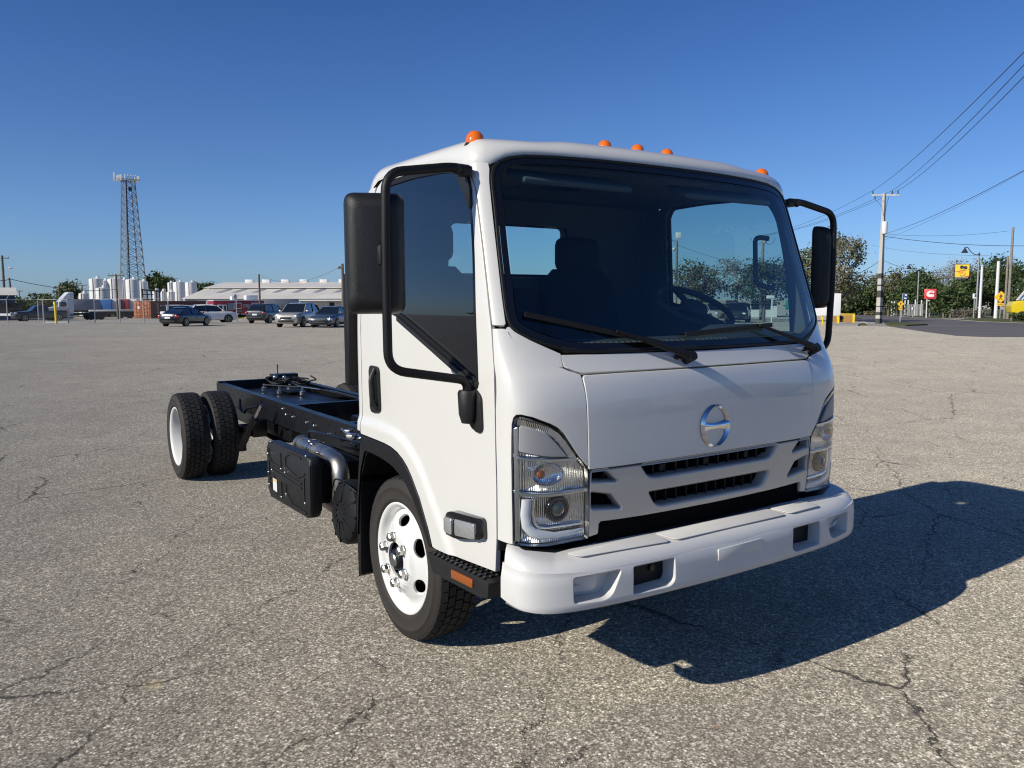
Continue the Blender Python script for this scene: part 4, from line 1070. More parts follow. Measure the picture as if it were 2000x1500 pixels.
# plastic cover panel on the near side
pc=rpoly([(-2.10,.30),(-1.255,.312),(-1.245,.70),(-2.11,.69)],.05,5)
PC=MB().prism(pc,lambda u,v,t:Vector((u,-.86-t,v)),0,.075,.018).build('side_cover',M['blks'],T,angle=50)
rb=MB()
def rib(a,b): rb.bar((a[0],-.9355,a[1]),(b[0],-.9355,b[1]),.010,.014)
for pl_ in ([(-2.06,.64),(-2.06,.585),(-1.98,.545),(-1.80,.545),(-1.80,.645)],[(-1.70,.575),(-1.70,.64),(-1.62,.67),(-1.40,.675)],[(-1.70,.575),(-1.48,.535),(-1.33,.585)],[(-1.98,.50),(-1.98,.525),(-1.95,.525)],[(-1.98,.50),(-1.40,.48)],[(-2.06,.56),(-2.06,.44)],[(-2.06,.42),(-2.02,.455),(-1.95,.455)],[(-1.80,.34),(-1.80,.45)],[(-1.71,.40),(-1.71,.45)],[(-1.71,.40),(-1.58,.335),(-1.32,.335)],[(-1.35,.40),(-1.35,.56)],[(-2.06,.40),(-2.0,.355),(-1.90,.35)],[(-1.95,.525),(-1.40,.51)]):
    for a,b in zip(pl_,pl_[1:]): rib(a,b)
tag(rb.build('cover_ribs',M['blks'],PC),kind='stuff')
bt=MB()
for x,z in ((-2.07,.60),(-1.79,.54),(-1.71,.53),(-1.99,.50),(-2.07,.47),(-2.06,.385),(-1.80,.345),(-1.70,.385),(-1.335,.40),(-1.30,.705),(-2.0,.695)): bt.sphere((x,-.938,z),.0095,8,6)
tag(bt.build('cover_clips',M['zinc'],PC),kind='stuff')
MB().prism([(-1.985,.445),(-1.90,.443),(-1.90,.345),(-1.985,.348)],lambda u,v,t:Vector((u,-.9362-t,v)),0,.001).build('warning_label',M['sticker'],PC)
MB().prism([(-1.98,.440),(-1.905,.438),(-1.905,.425),(-1.98,.427)],lambda u,v,t:Vector((u,-.9376-t,v)),0,.0006).build('label_header',M['yellow'],PC)
MB().bx(-2.0,-1.4,-.855,-.5,.36,.62,.02).build('reservoir_box',M['blk'],T)
# exhaust pipe
EX=MB().tube(fillet([(-2.05,-.70,.648),(-1.50,-.72,.655),(-1.24,-.74,.645),(-1.235,-.74,.45),(-1.30,-.74,.36),(-1.6,-.70,.34)],[.08,.14,.08,.08],7),.055,20).build('exhaust_pipe',M['pipe'],T,angle=70)
for x in (-2.04,-1.80,-1.74):
    MB().lathe([(.054,-.012),(.064,-.012),(.066,0),(.064,.012),(.054,.012)],22,Matrix.Translation((x,-.705,.649))@Matrix.Rotation(R(90),4,'Y')).build('pipe_clamp',M['zinc'],EX)
MB().sphere((-1.76,-.745,.71),.016,8,6).sphere((-1.70,-.75,.70),.013,8,6).sphere((-1.52,-.78,.675),.012,8,6).build('clamp_bolts',M['zinc'],EX)
# air cleaner drum with ribs
am=Matrix.Translation((-.98,-.75,.40))@Matrix.Rotation(R(90),4,'X')@Matrix.Rotation(R(0),4,'Z')
am=Matrix.Translation((-1.02,-.80,.395))@Matrix.Rotation(R(84),4,'X')
AD=MB().lathe([(.17,-.26),(.195,-.05),(.195,-.01),(.185,.012),(.15,.026),(.07,.034),(.06,.030),(0,.030)],40,am).build('air_cleaner',M['blk'],T,angle=40)
ar=MB()
for k in range(12):
    a=R(30*k); ar.bar(am@Vector((.06*math.cos(a),.06*math.sin(a),.036)),am@Vector((.185*math.cos(a),.185*math.sin(a),.016)),.008,.012)
tag(ar.build('drum_ribs',M['blk'],AD),kind='stuff')
MB().lathe([(.075,-.1),(.072,.05)],20,Matrix.Translation((-1.0,-.62,.60))).build('intake_hose',M['blk'],T)
cable('drum_strap',[(-1.18,-.82,.50),(-1.08,-.84,.60),(-.95,-.83,.59),(-.85,-.80,.55)],.005,M['frame'])
# clutter of brackets and hoses above the exhaust
cl=MB(); rnd=random.Random(21)
cl.tube(fillet([(-2.02,-.66,.64),(-2.02,-.66,.74),(-1.85,-.66,.755),(-1.2,-.60,.765)],.03),.009,8)
cl.bx(-1.45,-1.25,-.50,-.425,.74,.80,.01); cl.build('hanger_bracket',M['frame'],T)
for k in range(14):
    x=-1.75+k*.085; y=-.50-.12*rnd.random(); z=.745+.05*rnd.random()
    pts=[Vector((x,y,z))]
    for j in range(3): pts.append(pts[-1]+Vector((rnd.uniform(-.02,.16),rnd.uniform(-.08,.08),rnd.uniform(-.035,.035))))
    cable('hose',pts,rnd.uniform(.006,.013),M['zinc'] if k%3==0 else M['frame'])
for k in range(10):
    x=-1.7+k*.09; y=-.48-.14*rnd.random(); z=.735+.04*rnd.random()
    MB().box((x,y,z),(rnd.uniform(.03,.10),rnd.uniform(.03,.07),rnd.uniform(.02,.05)),Matrix.Rotation(rnd.random(),3,'Z'),.005).build('bracket',M['frame'] if k%3 else M['pipe'],T)
# engine and gearbox under the cab
MB().bx(-1.1,.7,-.32,.32,.42,.92,.05).build('engine_block',M['dark'],T)
MB().bx(.4,.95,-.42,.42,.50,.93,.01).build('radiator',M['dark'],T)
# white washer neck beside the arch
wn=MB(); wn.tube(fillet([(-.56,-.80,.60),(-.53,-.82,.70),(-.52,-.83,.80)],.05),.030,12); wn.sphere((-.53,-.85,.825),.042,14,10); WN=wn.build('filler_neck',M['plw'],T,angle=80)
MB().cyl((-.53,-.888,.825),(-.53,-.902,.825),.012,8).build('filler_cap_grip',M['lampgrey'],WN)
MB().bx(-.60,-.50,-.88,-.74,.50,.62,.02).build('washer_bottle',M['plw'],T)
# vertical black intake behind the cab
SN=MB().prism(rpoly([(-.49,-1.004),(-.425,-1.004),(-.425,-.88),(-.49,-.88)],.02),lambda u,v,t:Vector((u,v,t)),1.225,1.80,.01).build('intake_duct',M['blk'],T)
MB().bx(-.46,-.395,-.80,.80,.98,1.06,.01).build('cab_mount',M['frame'],T)
# ================================================================ background builders
def simple(name,col,rough=.6,**k): return mat(name,col,rough,**k)
B={}
B['tin']=simple('white_tank_paint',(.72,.71,.68),.5,var=.08,vscale=.8)
B['roofw']=simple('white_metal_roof',(.74,.70,.62),.5,var=.10,vscale=.15,rvar=.1)
B['wallg']=simple('grey_wall',(.42,.41,.38),.8,var=.1,vscale=.4)
B['wood']=simple('pole_wood',(.15,.12,.09),.85,var=.25,vscale=3)
B['wood2']=simple('weathered_pole_wood',(.27,.24,.20),.85,var=.25,vscale=3)
B['tsteel']=simple('tower_steel',(.20,.21,.22),.5,metal=.2)
B['slat']=simple('grey_slat',(.24,.25,.26),.7,var=.1,vscale=2)
B['steel']=simple('galvanised_steel',(.36,.38,.39),.45,metal=.3,var=.1,vscale=2)
B['conc']=simple('concrete_pole',(.50,.47,.41),.8,var=.12,vscale=1.5)
B['tar']=simple('tar_band',(.06,.058,.055),.8,var=.3,vscale=8)
B['yel']=simple('safety_yellow',(.78,.56,.03),.5,var=.08,vscale=3)
B['rust']=simple('rust_red_container',(.36,.13,.065),.6,var=.2,vscale=1.2)
B['rust_shade']=simple('container_shaded_brown',(.16,.055,.035),.6,var=.2,vscale=1.2)  # container paint darkened to stand for its shaded long side
B['red']=simple('trailer_red',(.27,.02,.024),.45,coat=.3)
B['blue']=simple('cab_blue',(.03,.12,.35),.35,coat=.4)
B['navy']=simple('navy_wall',(.03,.055,.11),.7,var=.1,vscale=.5)
B['wht']=simple('vehicle_white',(.78,.78,.76),.35,coat=.5)
B['wallw']=simple('white_wall',(.72,.72,.70),.7,var=.06,vscale=.4)
B['grey']=simple('trailer_grey',(.30,.31,.33),.5,var=.08,vscale=.5)
B['black']=simple('car_black',(.007,.009,.014),.25,coat=.8)
B['charcoal']=simple('car_charcoal',(.03,.035,.042),.28,coat=.7)
B['slate']=simple('car_slate_blue',(.065,.085,.105),.28,metal=.3,coat=.7)
B['champ']=simple('car_champagne',(.50,.48,.43),.32,metal=.45,coat=.6)
B['tyre']=simple('car_tyre',(.02,.02,.02),.8)
B['alloy']=simple('car_alloy',(.55,.55,.55),.25,metal=.9)
B['cglass']=simple('car_glass',(.010,.014,.018),.05,coat=1)
B['tail']=simple('tail_lamp',(.40,.012,.015),.2,coat=.5)
B['head']=simple('head_lamp',(.75,.76,.76),.12,coat=.8)
B['dk']=simple('dark_trim',(.02,.02,.02),.6)
B['yroof']=simple('yellow_body',(.82,.62,.015),.35,coat=.5)
B['orange']=simple('orange_plastic',(.75,.22,.10),.5)
B['signw']=simple('sign_white',(.78,.78,.77),.45)
B['signb']=simple('sign_blue',(.02,.08,.22),.45)
B['signr']=simple('sign_red',(.66,.05,.06),.45)
B['signg']=simple('sign_green',(.02,.25,.16),.45)
B['signy']=simple('crossing_yellow',(.86,.50,.015),.4)
B['ink']=simple('sign_black',(.012,.012,.012),.5)
B['oink']=simple('sign_orange',(.82,.22,.03),.5)
B['wire']=simple('wire',(.03,.035,.04),.6)
B['brick']=simple('ochre_board',(.42,.24,.06),.8,var=.35,vscale=1.5)

def text(name,s,material,parent,mtx,size,depth=.01,sx=1.0):
    c=bpy.data.curves.new(name,'FONT'); c.body=s; c.size=size; c.align_x='CENTER'; c.align_y='CENTER'; c.extrude=depth
    t=bpy.data.objects.new(name,c); COL.objects.link(t)
    me=bpy.data.meshes.new_from_object(t); bpy.data.objects.remove(t,do_unlink=True)
    me.transform(mtx@Matrix.Diagonal((sx,1,1,1))); me.materials.append(material)
    return link(bpy.data.objects.new(name,me),parent)
def heading(theta,P=None):
    """angle in degrees against the line of sight to P: 0 = to the right, 90 = straight away"""
    f=Vector((P.x-CAM.x,P.y-CAM.y,0)).normalized() if P is not None else Vector((_F.x,_F.y,0)).normalized()
    d=Vector((f.y,-f.x,0))*math.cos(R(theta))+f*math.sin(R(theta))
    return math.atan2(d.y,d.x)

# ---------------------------------------------------------------- cars
CARS={
 'sedan':dict(L=4.75,W=1.80,H=1.45,wb=2.75,r=.325,gc=.20,body=[(2.36,.32,.60,.62),(2.28,.24,.70,.80),(1.9,.20,.80,.88),(1.0,.19,.93,.90),(0,.19,.95,.90),(-1.3,.20,.98,.90),(-2.0,.24,.99,.86),(-2.28,.30,.95,.78),(-2.37,.40,.78,.66)],
   green=[(1.02,.93,.95,.80,.80),(.20,.94,1.42,.82,.60),(-.35,.95,1.45,.82,.60),(-.95,.96,1.40,.82,.60),(-1.78,.98,1.0,.80,.76)],roof=(.22,-.98)),
 'suv':dict(L=4.72,W=1.86,H=1.72,wb=2.80,r=.365,gc=.24,body=[(2.36,.42,.78,.66),(2.28,.30,.90,.82),(1.9,.26,1.0,.91),(1.05,.25,1.06,.93),(0,.25,1.08,.93),(-1.4,.26,1.10,.93),(-2.1,.30,1.12,.90),(-2.30,.38,1.10,.86),(-2.36,.50,.90,.78)],
   green=[(1.10,1.05,1.08,.84,.82),(.35,1.07,1.66,.86,.68),(-.4,1.08,1.72,.86,.69),(-1.5,1.09,1.68,.86,.68),(-2.20,1.11,1.16,.84,.78)],roof=(.38,-1.70)),
 'van':dict(L=5.4,W=2.0,H=2.1,wb=3.4,r=.36,gc=.25,body=[(2.70,.40,.80,.72),(2.55,.30,.95,.90),(2.1,.27,1.10,.97),(1.5,.26,1.20,1.0),(-2.5,.27,1.25,1.0),(-2.68,.34,1.25,.98)],
   green=[(1.9,1.15,1.2,.92,.9),(1.1,1.2,2.0,.95,.82),(-.5,1.22,2.1,.95,.84),(-2.5,1.24,2.08,.95,.84),(-2.68,1.24,1.95,.94,.84)],roof=(1.1,-2.6)),
 'pickup':dict(L=5.8,W=2.0,H=1.9,wb=3.6,r=.40,gc=.30,body=[(2.88,.45,.90,.75),(2.75,.34,1.05,.92),(2.2,.30,1.12,.99),(1.1,.30,1.18,1.0),(-.6,.30,1.20,1.0),(-.62,.30,1.22,1.0),(-2.80,.36,1.22,1.0),(-2.88,.42,1.20,.98)],
   green=[(1.15,1.16,1.20,.88,.84),(.45,1.18,1.82,.90,.72),(-.1,1.19,1.88,.90,.73),(-.60,1.19,1.82,.90,.73),(-.80,1.19,1.24,.90,.82)],roof=(.47,-.62)),
}
def car(name,loc,rz,paint,style,label,group=None,cat='car'):
    P=CARS[style]; E=empty(name,loc,heading(rz,loc),label,cat,group)
    rings=[]
    for x,zb,zs,hw in P['body']:
        h=[(hw*.80,zb),(hw*.96,zb+.06),(hw,zb+.20),(hw*1.0,zs-.20),(hw*.965,zs-.07),(hw*.90,zs),(hw*.45,zs+.025)]
        rings.append([Vector((x,y,z)) for y,z in h]+[Vector((x,-y,z)) for y,z in h[::-1]])
    b=MB().loft(rings); BD=b.build('body',paint,E,angle=42)
    rings=[]
    for x,zb,zt,hb,ht in P['green']: rings.append([Vector((x,hb,zb-.03)),Vector((x,ht+.03,zt-.06)),Vector((x,ht-.05,zt)),Vector((x,-ht+.05,zt)),Vector((x,-ht-.03,zt-.06)),Vector((x,-hb,zb-.03))])
    MB().loft(rings).build('windows',B['cglass'],E,angle=25)
    g=P['green']; rf=MB(); rr=[]
    def gi(x):
        for a,b_ in zip(g,g[1:]):
            if b_[0]<=x<=a[0]:
                t=(a[0]-x)/(a[0]-b_[0]); return [a[i]+(b_[i]-a[i])*t for i in range(5)]
        return g[-1]
    for k in range(7):
        x=P['roof'][0]+(P['roof'][1]-P['roof'][0])*k/6; _,zb,zt,hb,ht=gi(x)
        rr.append([Vector((x,y,z)) for y,z in ((ht+.045,zt-.075),(ht-.03,zt+.012),(ht*.4,zt+.028),(-ht*.4,zt+.028),(-ht+.03,zt+.012),(-ht-.045,zt-.075))])
    rf.loft(rr,False,False).build('roof',paint,E,angle=60)
    # pillars
    for s in (1,-1):
        a,b_=g[0],g[1]; MB().bar((a[0],s*(a[3]),a[1]+.0),(b_[0]+.05,s*(b_[4]+.035),b_[2]-.05),.05,.05).build('pillar',paint,E)
        a,b_=g[-1],g[-2]; MB().bar((a[0]+.1,s*(a[3]+.01),a[1]),(b_[0]-.05,s*(b_[4]+.035),b_[2]-.05),.16 if style!='sedan' else .10,.05).build('pillar',paint,E)
        xm=(g[1][0]+g[-2][0])/2; q=gi(xm); MB().bar((xm,s*(q[3]+.012),q[1]),(xm-.06,s*(q[4]+.04),q[2]-.05),.07,.03).build('pillar',B['dk'],E)
    # wheels
    for sx in (1,-1):
        for sy in (1,-1):
            r=P['r']; x=sx*P['wb']/2; yo=sy*(P['W']/2+.005)
            MB().lathe([(r+.05,-.10),(r+.05,.0),(0,.0)],22,Matrix.Translation((x,sy*(P['W']/2+.004),r+.02))@Matrix.Rotation(R(-90*sy),4,'X')).build('wheel_arch',B['dk'],E)
            W=MB().lathe([(r*.66,-.2),(r*.9,-.2),(r,-.16),(r,-.03),(r*.92,.012),(r*.70,.018),(r*.66,.0),(.0,.0)],24,Matrix.Translation((x,yo,r))@Matrix.Rotation(R(-90*sy),4,'X')).build('wheel',B['tyre'],E)
            rm=MB(); mt_=Matrix.Translation((x,yo+sy*.016,r))@Matrix.Rotation(R(-90*sy),4,'X')
            rm.lathe([(r*.68,-.01),(r*.68,.01),(r*.60,.01),(r*.60,-.01)],24,mt_)
            for k in range(7):
                a=R(360/7*k); rm.bar(mt_@Vector((.03*math.cos(a),.03*math.sin(a),.004)),mt_@Vector((r*.63*math.cos(a),r*.63*math.sin(a),.004)),.05,.012)
            rm.lathe([(.0,.014),(.07,.012),(.07,-.01)],12,mt_).build('rim',B['alloy'],W)
    f=P['body'][0]; f1=P['body'][1]; re=P['body'][-1]; r1=P['body'][-2]
    for s in (1,-1):
        MB().box((f1[0]-.06,s*(f1[3]-.12),f1[2]-.10),(.30,.30,.15),Matrix.Rotation(R(-18*s),3,'Z'),.04).build('headlamp',B['head'],E)
        MB().box((r1[0]+.02,s*(r1[3]-.07),r1[2]-.16),(.26,.24,.20),None,.04).build('tail_lamp',B['tail'],E)
        q=g[0]; MB().box((q[0]-.22,s*(P['W']/2+.08),q[1]+.10),(.12,.20,.13),None,.04).build('door_mirror',paint,E)
        for k,x in enumerate((.35,-.6)): MB().box((x,s*(P['W']/2+.002),(P['body'][3][2]-.14)),(.2,.02,.03),None,.005).build('door_handle',paint if k else paint,E)
    MB().box((f[0]-.02,0,f[2]-.10),(.10,f[3]*1.25,.12),None,.02).build('grille',B['dk'],E)
    MB().box((f[0]-.01,0,f[1]+.06),(.12,f[3]*1.7,.12),None,.03).build('front_bumper',B['dk'],E)
    MB().box((f[0]+.03,0,f[2]-.21),(.02,f[3]*1.0,.04),None,.01).build('grille_bar',B['alloy'],E)
    MB().box((re[0]-.01,0,re[2]-.10),(.05,.46,.14),None,.01).build('number_plate',B['signw'],E)
    MB().box((re[0]+.02,0,re[1]+.02),(.10,re[3]*1.8,.10),None,.03).build('rear_bumper',B['dk'],E)
    return E

# ---------------------------------------------------------------- trees
LEAF={}
def leafmat(key,cols):
    LEAF[key]=[]
    for i,c in enumerate(cols):
        mt,n,b,out=newmat('leaf_%s_%d'%(key,i)); b.inputs['Roughness'].default_value=.6
        tc=N(n,'ShaderNodeTexCoord'); nz=N(n,'ShaderNodeTexNoise',ins={'Vector':tc.outputs['Object'],'Scale':1.2,'Detail':3})
        r=ramp(n,nz.outputs[0],[(.3,tuple(v*.7 for v in c)),(.7,tuple(v*1.35 for v in c))]); n.links.new(r.outputs[0],b.inputs['Base Color'])
        tl=N(n,'ShaderNodeBsdfTranslucent'); n.links.new(r.outputs[0],tl.inputs[0])
        mx=N(n,'ShaderNodeMixShader',ins={0:.28,1:b.outputs[0],2:tl.outputs[0]}); n.links.new(mx.outputs[0],out.inputs[0])
        LEAF[key].append(mt)
leafmat('oak',[(0.095,0.132,0.041),(0.142,0.176,0.061),(0.068,0.097,0.034)])
leafmat('olive',[(0.169,0.169,0.078),(0.223,0.209,0.101),(0.121,0.121,0.058)])
leafmat('ever',[(0.074,0.115,0.038),(0.119,0.165,0.054),(0.051,0.081,0.028)])
leafmat('grey',[(.21,.195,.155),(.27,.25,.20),(.16,.145,.115)])
B['bark']=simple('bark',(.17,.15,.125),.9,var=.3,vscale=4)
B['barkp']=simple('pale_bark',(.34,.31,.27),.9,var=.2,vscale=4)
def tree(name,base,H,rx,rz,cz,key,nclus,nleaf,lsz,label,group,trunk_h=None,cr=.75,bark='bark',seed=1,lean=0,twig=0):
    """crown: ellipsoid of half axes rx, rz centred cz above the ground"""
    rnd=random.Random(seed); E=empty(name,base,0,label,'tree',group)
    th=trunk_h or H*.3; fork=Vector((lean*th*.2,0,th)); tr=MB(); tr.tube([(0,0,-.1),(lean*th*.1+.03,.02,th*.5),fork],[.022*H+.05,.017*H+.03,.014*H+.02],8)
    cs=[]
    while len(cs)<nclus:
        p=Vector((rnd.uniform(-1,1),rnd.uniform(-1,1),rnd.uniform(-1,1)))
        if p.length>1 or p.length<.35*rnd.random()+.2: continue
        k=.80+.32*rnd.random(); cs.append(Vector((p.x*rx*k+lean*H*.1,p.y*rx*k,cz+p.z*rz*k)))
    nl=max(4,nclus//6); limbs=[cs[i] for i in range(nl)]
    for L in limbs:
        mid=fork.lerp(L,.5)+Vector((rnd.uniform(-.3,.3),rnd.uniform(-.3,.3),rnd.uniform(-.1,.4))); tr.tube([fork,mid,L],[.010*H+.02,.006*H+.015,.02],6)
    for c in cs[nl:]:
        L=min(limbs,key=lambda q:(q-c).length); st=fork.lerp(L,.45+.4*rnd.random()); tr.tube([st,st.lerp(c,.55)+Vector((0,0,.15)),c],[.004*H+.012,.025,.012],5)
    if twig:
        for c in cs:
            for _ in range(twig):
                d=Vector((rnd.gauss(0,1),rnd.gauss(0,1),rnd.gauss(.5,.8))).normalized(); e=c+d*rnd.uniform(.4,1.0)*cr*1.5; tr.tube([c,c.lerp(e,.5)+Vector((rnd.uniform(-.1,.1),rnd.uniform(-.1,.1),.05)),e],[.018*max(1,H/7),.012*max(1,H/7),.008*max(1,H/7)],3,False)
    tr.build('trunk',B[bark],E,angle=60)
    V=[];Fc=[];mi=[]
    for c in cs:
        s=cr*(.7+.6*rnd.random()); m_=rnd.choice((0,0,1,2))
        for _ in range(nleaf):
            d=Vector((rnd.gauss(0,.5),rnd.gauss(0,.5),rnd.gauss(0,.42)))*s; q=c+d
            a=Vector((rnd.gauss(0,1),rnd.gauss(0,1),rnd.gauss(0,.7))).normalized(); b_=a.cross(Vector((rnd.gauss(0,1),rnd.gauss(0,1),rnd.gauss(0,1)))).normalized()
            z=lsz*(.6+.8*rnd.random()); i=len(V); V+=[q-a*z*.5,q+b_*z*.28,q+a*z*.5,q-b_*z*.28]; Fc.append((i,i+1,i+2,i+3)); mi.append(m_ if rnd.random()<.7 else rnd.randrange(3))
    me=bpy.data.meshes.new('crown'); me.from_pydata(V,[],Fc); me.update()
    for mt in LEAF[key]: me.materials.append(mt)
    me.polygons.foreach_set('material_index',mi)
    link(bpy.data.objects.new('crown',me),E); return E
def wire(a,b,sag,r=.014,label='',group=None,n=14):
    a,b=Vector(a),Vector(b); pts=[a.lerp(b,k/n)-Vector((0,0,sag*4*(k/n)*(1-k/n))) for k in range(n+1)]
    o=MB().tube(pts,r,5,False).build('power_line',B['wire'],None,angle=80); return tag(o,label,'power line',group)
# ================================================================ left background
PL='poles and posts'
def wood_pole(px,base_y,top_y,r,label,arm=0,arms=(),lean=(0,0),m='wood',dist=None,name='utility_pole',base=None):
    b=base or (gat(px,dist) if dist else gpt(px,base_y)); h=hgt(px,top_y,b)
    E=empty(name,b,0,label,'pole','utility poles')
    MB().tube([(0,0,-.3),(lean[0]*h,lean[1]*h,h)],[r,r*.72],10).build('pole',B[m],E,angle=60)
    ax=Vector((_R.x,_R.y,0)).normalized()
    for z,half in arms:
        c=Vector((lean[0]*h,lean[1]*h,h+z)); MB().bar(c-ax*half,c+ax*half,.12,.14).build('crossarm',B[m],E)
        for t in (-.9,-.4,.4,.9): MB().cyl(c+ax*half*t+Vector((0,0,.06)),c+ax*half*t+Vector((0,0,.34)),.05,8,.03).build('insulator',B['steel'],E)
    return E,b,h
axr=Vector((_R.x,_R.y,0)).normalized(); axf=Vector((_F.x,_F.y,0)).normalized()
P1,b1,h1=wood_pole(12,622.5,499,.20,'tall brown wooden pole at the left edge with a crossarm',lean=(-.0,-.0))
c=Vector((0,0,h1-.4)); MB().bar(c-axr*.2,c+axr*1.0,.12,.14).build('crossarm',B['wood'],P1)
for t in (.15,.9): MB().cyl(c+axr*t+Vector((0,0,.05)),c+axr*t+Vector((0,0,.45)),.05,8,.03).build('insulator',B['steel'],P1)
MB().tube(fillet([Vector((0,0,h1*.72)),Vector((0,0,h1*.78))+axr*.6,Vector((0,0,h1*.80))+axr*1.1],.3),.03,6).build('lamp_arm',B['steel'],P1)
MB().sphere(Vector((0,0,h1*.80))+axr*1.15,.3,12,8,(1,1,.38)).build('lamp_head',B['wht'],P1)
P2,b2,h2=wood_pole(27,623.5,542.5,.17,'leaning dark pole with a yellow sleeve at its foot',lean=(-.045*axr.x,-.045*axr.y))
MB().tube([(0,0,0),(-.045*axr.x*1.9,-.045*axr.y*1.9,1.9)],[.24,.22],14).build('yellow_sleeve',B['yel'],P2)
MB().lathe([(.52,-.1),(.52,.72),(.46,.80),(0,.80)],20).build('yellow_drum',B['yel'],P2)
for px,d,ty,half,w in ((39,210,567,.7,.10),(71,240,570,.0,.10),(117,170,559.5,1.0,.16),(162,185,556,1.0,.16),(229,120,535.5,1.05,.16)):
    wood_pole(px,0,ty,w,{39:'thin far pole left of the white shed',71:'short far pole without a crossarm above the palms',117:'wooden pole with a crossarm left of the round tree',162:'wooden pole with a crossarm behind the small white tank',229:'wooden pole with a crossarm in front of the tall white tanks'}[px],dist=d,arms=((-.2,half),) if half else ())
wood_pole(507.5,0,535.5,.15,'plain dark pole in front of the white warehouse roof',dist=104)
Px,bx_,hx=wood_pole(670.5,0,515,.16,'pole with a small lamp beside the tall black mirror',dist=75)
MB().box(Vector((0,0,hx-.35))-axr*.35,(.45,.3,.22),None,.05).build('lamp_head',B['steel'],Px)
for i,px in enumerate((16.5,43)):
    b=gpt(px,620.5); e=MB().lathe([(.10,-.1),(.10,.95),(.06,1.03),(0,1.05)],12,Matrix.Translation(b)).build('bollard',B['yel'],None); tag(e,['short yellow bollard left of the yellow drum','short yellow bollard between the yellow drum and the pickup'][i],'bollard','yellow bollards')
# chain link fence with gate
fl=[gpt(x,y) for x,y in ((-40,632.8),(15.5,632.4),(76,631.6),(86,631.6),(134,631.4),(186,630.6),(235,630.4),(281.5,630.2),(330,629.8))]
FE=empty('wire_fence',fl[1],0,'low wire mesh fence with grey posts along the left of the lot','fence')
mesh_m,n_,b_,o_=newmat('wire_mesh'); n_.nodes.remove(b_)
tr_=N(n_,'ShaderNodeBsdfTransparent'); df_=N(n_,'ShaderNodeBsdfDiffuse',ins={0:(.30,.31,.31,1)}); mx_=N(n_,'ShaderNodeMixShader',ins={0:.05,1:tr_.outputs[0],2:df_.outputs[0]}); n_.links.new(mx_.outputs[0],o_.inputs[0])
fh=2.35
for i,p in enumerate(fl):
    q=p-fl[1]; MB().cyl(q,q+Vector((0,0,fh)),.045 if i not in (3,4) else .06,8).build('post',B['steel'],FE)
    MB().bar(q+Vector((0,0,fh)),q+Vector((0,0,fh+.38))+axr*.25,.03).build('barb_arm',B['steel'],FE)
for a,b in zip(fl,fl[1:]):
    a,b=a-fl[1],b-fl[1]
    MB().cyl(a+Vector((0,0,fh-.04)),b+Vector((0,0,fh-.04)),.022,6).build('rail',B['steel'],FE)
    MB().quad(a+Vector((0,0,.05)),b+Vector((0,0,.05)),b+Vector((0,0,fh-.06)),a+Vector((0,0,fh-.06))).build('mesh_panel',mesh_m,FE,smooth=False)
a,b=fl[3]-fl[1],fl[4]-fl[1]; MB().cyl(a+Vector((0,0,.1)),b+Vector((0,0,.1)),.03,6).build('gate_rail',B['steel'],FE)
g=gpt(110,631.8); tag(MB().lathe([(.11,-.1),(.11,2.05),(.0,2.06)],12,Matrix.Translation(g)).build('bollard',B['yel'],None),'tall yellow post in the middle of the fence gate','bollard','yellow bollards')
p=gpt(463,628.5); E=empty('fence_post',p,0,'single grey fence post with an angled tip by the red trailer','post'); MB().cyl((0,0,0),(0,0,2.3),.05,8).build('post',B['steel'],E); MB().bar(Vector((0,0,2.3)),Vector((0,0,2.7))+axr*.3,.04).build('barb_arm',B['steel'],E)
# parked cars on the lot
car('sedan',gpt(364,636.6),57,B['black'],'sedan','black sedan seen from behind, parked alone on the lot','parked cars')
car('suv',gpt(412,630.2),14,B['wht'],'suv','white crossover half hidden behind the black sedan','parked cars')
car('suv',gpt(524,631.0),62,B['charcoal'],'suv','dark suv seen from behind, left of the champagne suv','parked cars')
car('suv',gpt(584,638.0),-112,B['champ'],'suv','champagne silver suv facing the viewer','parked cars')
car('sedan',gpt(650,638.6),-112,B['slate'],'sedan','dark slate sedan beside the champagne suv','parked cars')
v=gat(357,101); VN=car('van',v,24,B['wht'],'van','white van behind the black sedan, before the brown container','parked cars',cat='van'); VN.scale=(.86,.86,.84)
car('pickup',gat(76,112),-165,B['charcoal'],'pickup','dark pickup truck behind the fence gate','parked cars',cat='pickup')
# containers and trailers
def boxbody(E,L,W,z0,z1,m,bev=.04): return MB().bx(-L/2,L/2,-W/2,W/2,z0,z1,bev).build('body',m,E)
def trail_wheels(E,xs,W,r=.5):
    for x in xs:
        for s in (1,-1): MB().lathe([(r*.5,-.28),(r,-.26),(r,-.02),(r*.55,.0),(r*.5,-.04),(0,-.04)],20,Matrix.Translation((x,s*(W/2-.02),r))@Matrix.Rotation(R(-90*s),4,'X')).build('wheel',B['tyre'],E)
cA=gpt(266,622.6); cB=gpt(291,623.0)
dl=heading(52,gpt(279,622.9)); E=empty('shipping_container',gpt(279,622.9),dl,'rust brown shipping container with sunlit orange doors','container')
ww=(cB-cA).length; ww=max(2.2,min(2.6,ww/ math.sin(R(61))))
hh_=max(2.3,min(3.0,hgt(279,588,gpt(279,622.9)))); LL=12.2
MB().bx(0,LL,-ww/2,ww/2,.1,hh_).build('body',B['rust_shade'],E)
for k in range(40):
    for s in (1,-1): MB().bx(.2+k*.30,.34+k*.30,s*(ww/2),s*(ww/2+.04),.25,hh_-.12).build('rib',B['rust_shade'],E)
DR=MB().bx(-.05,0,-ww/2,ww/2,.1,hh_).build('end_frame',B['rust'],E)
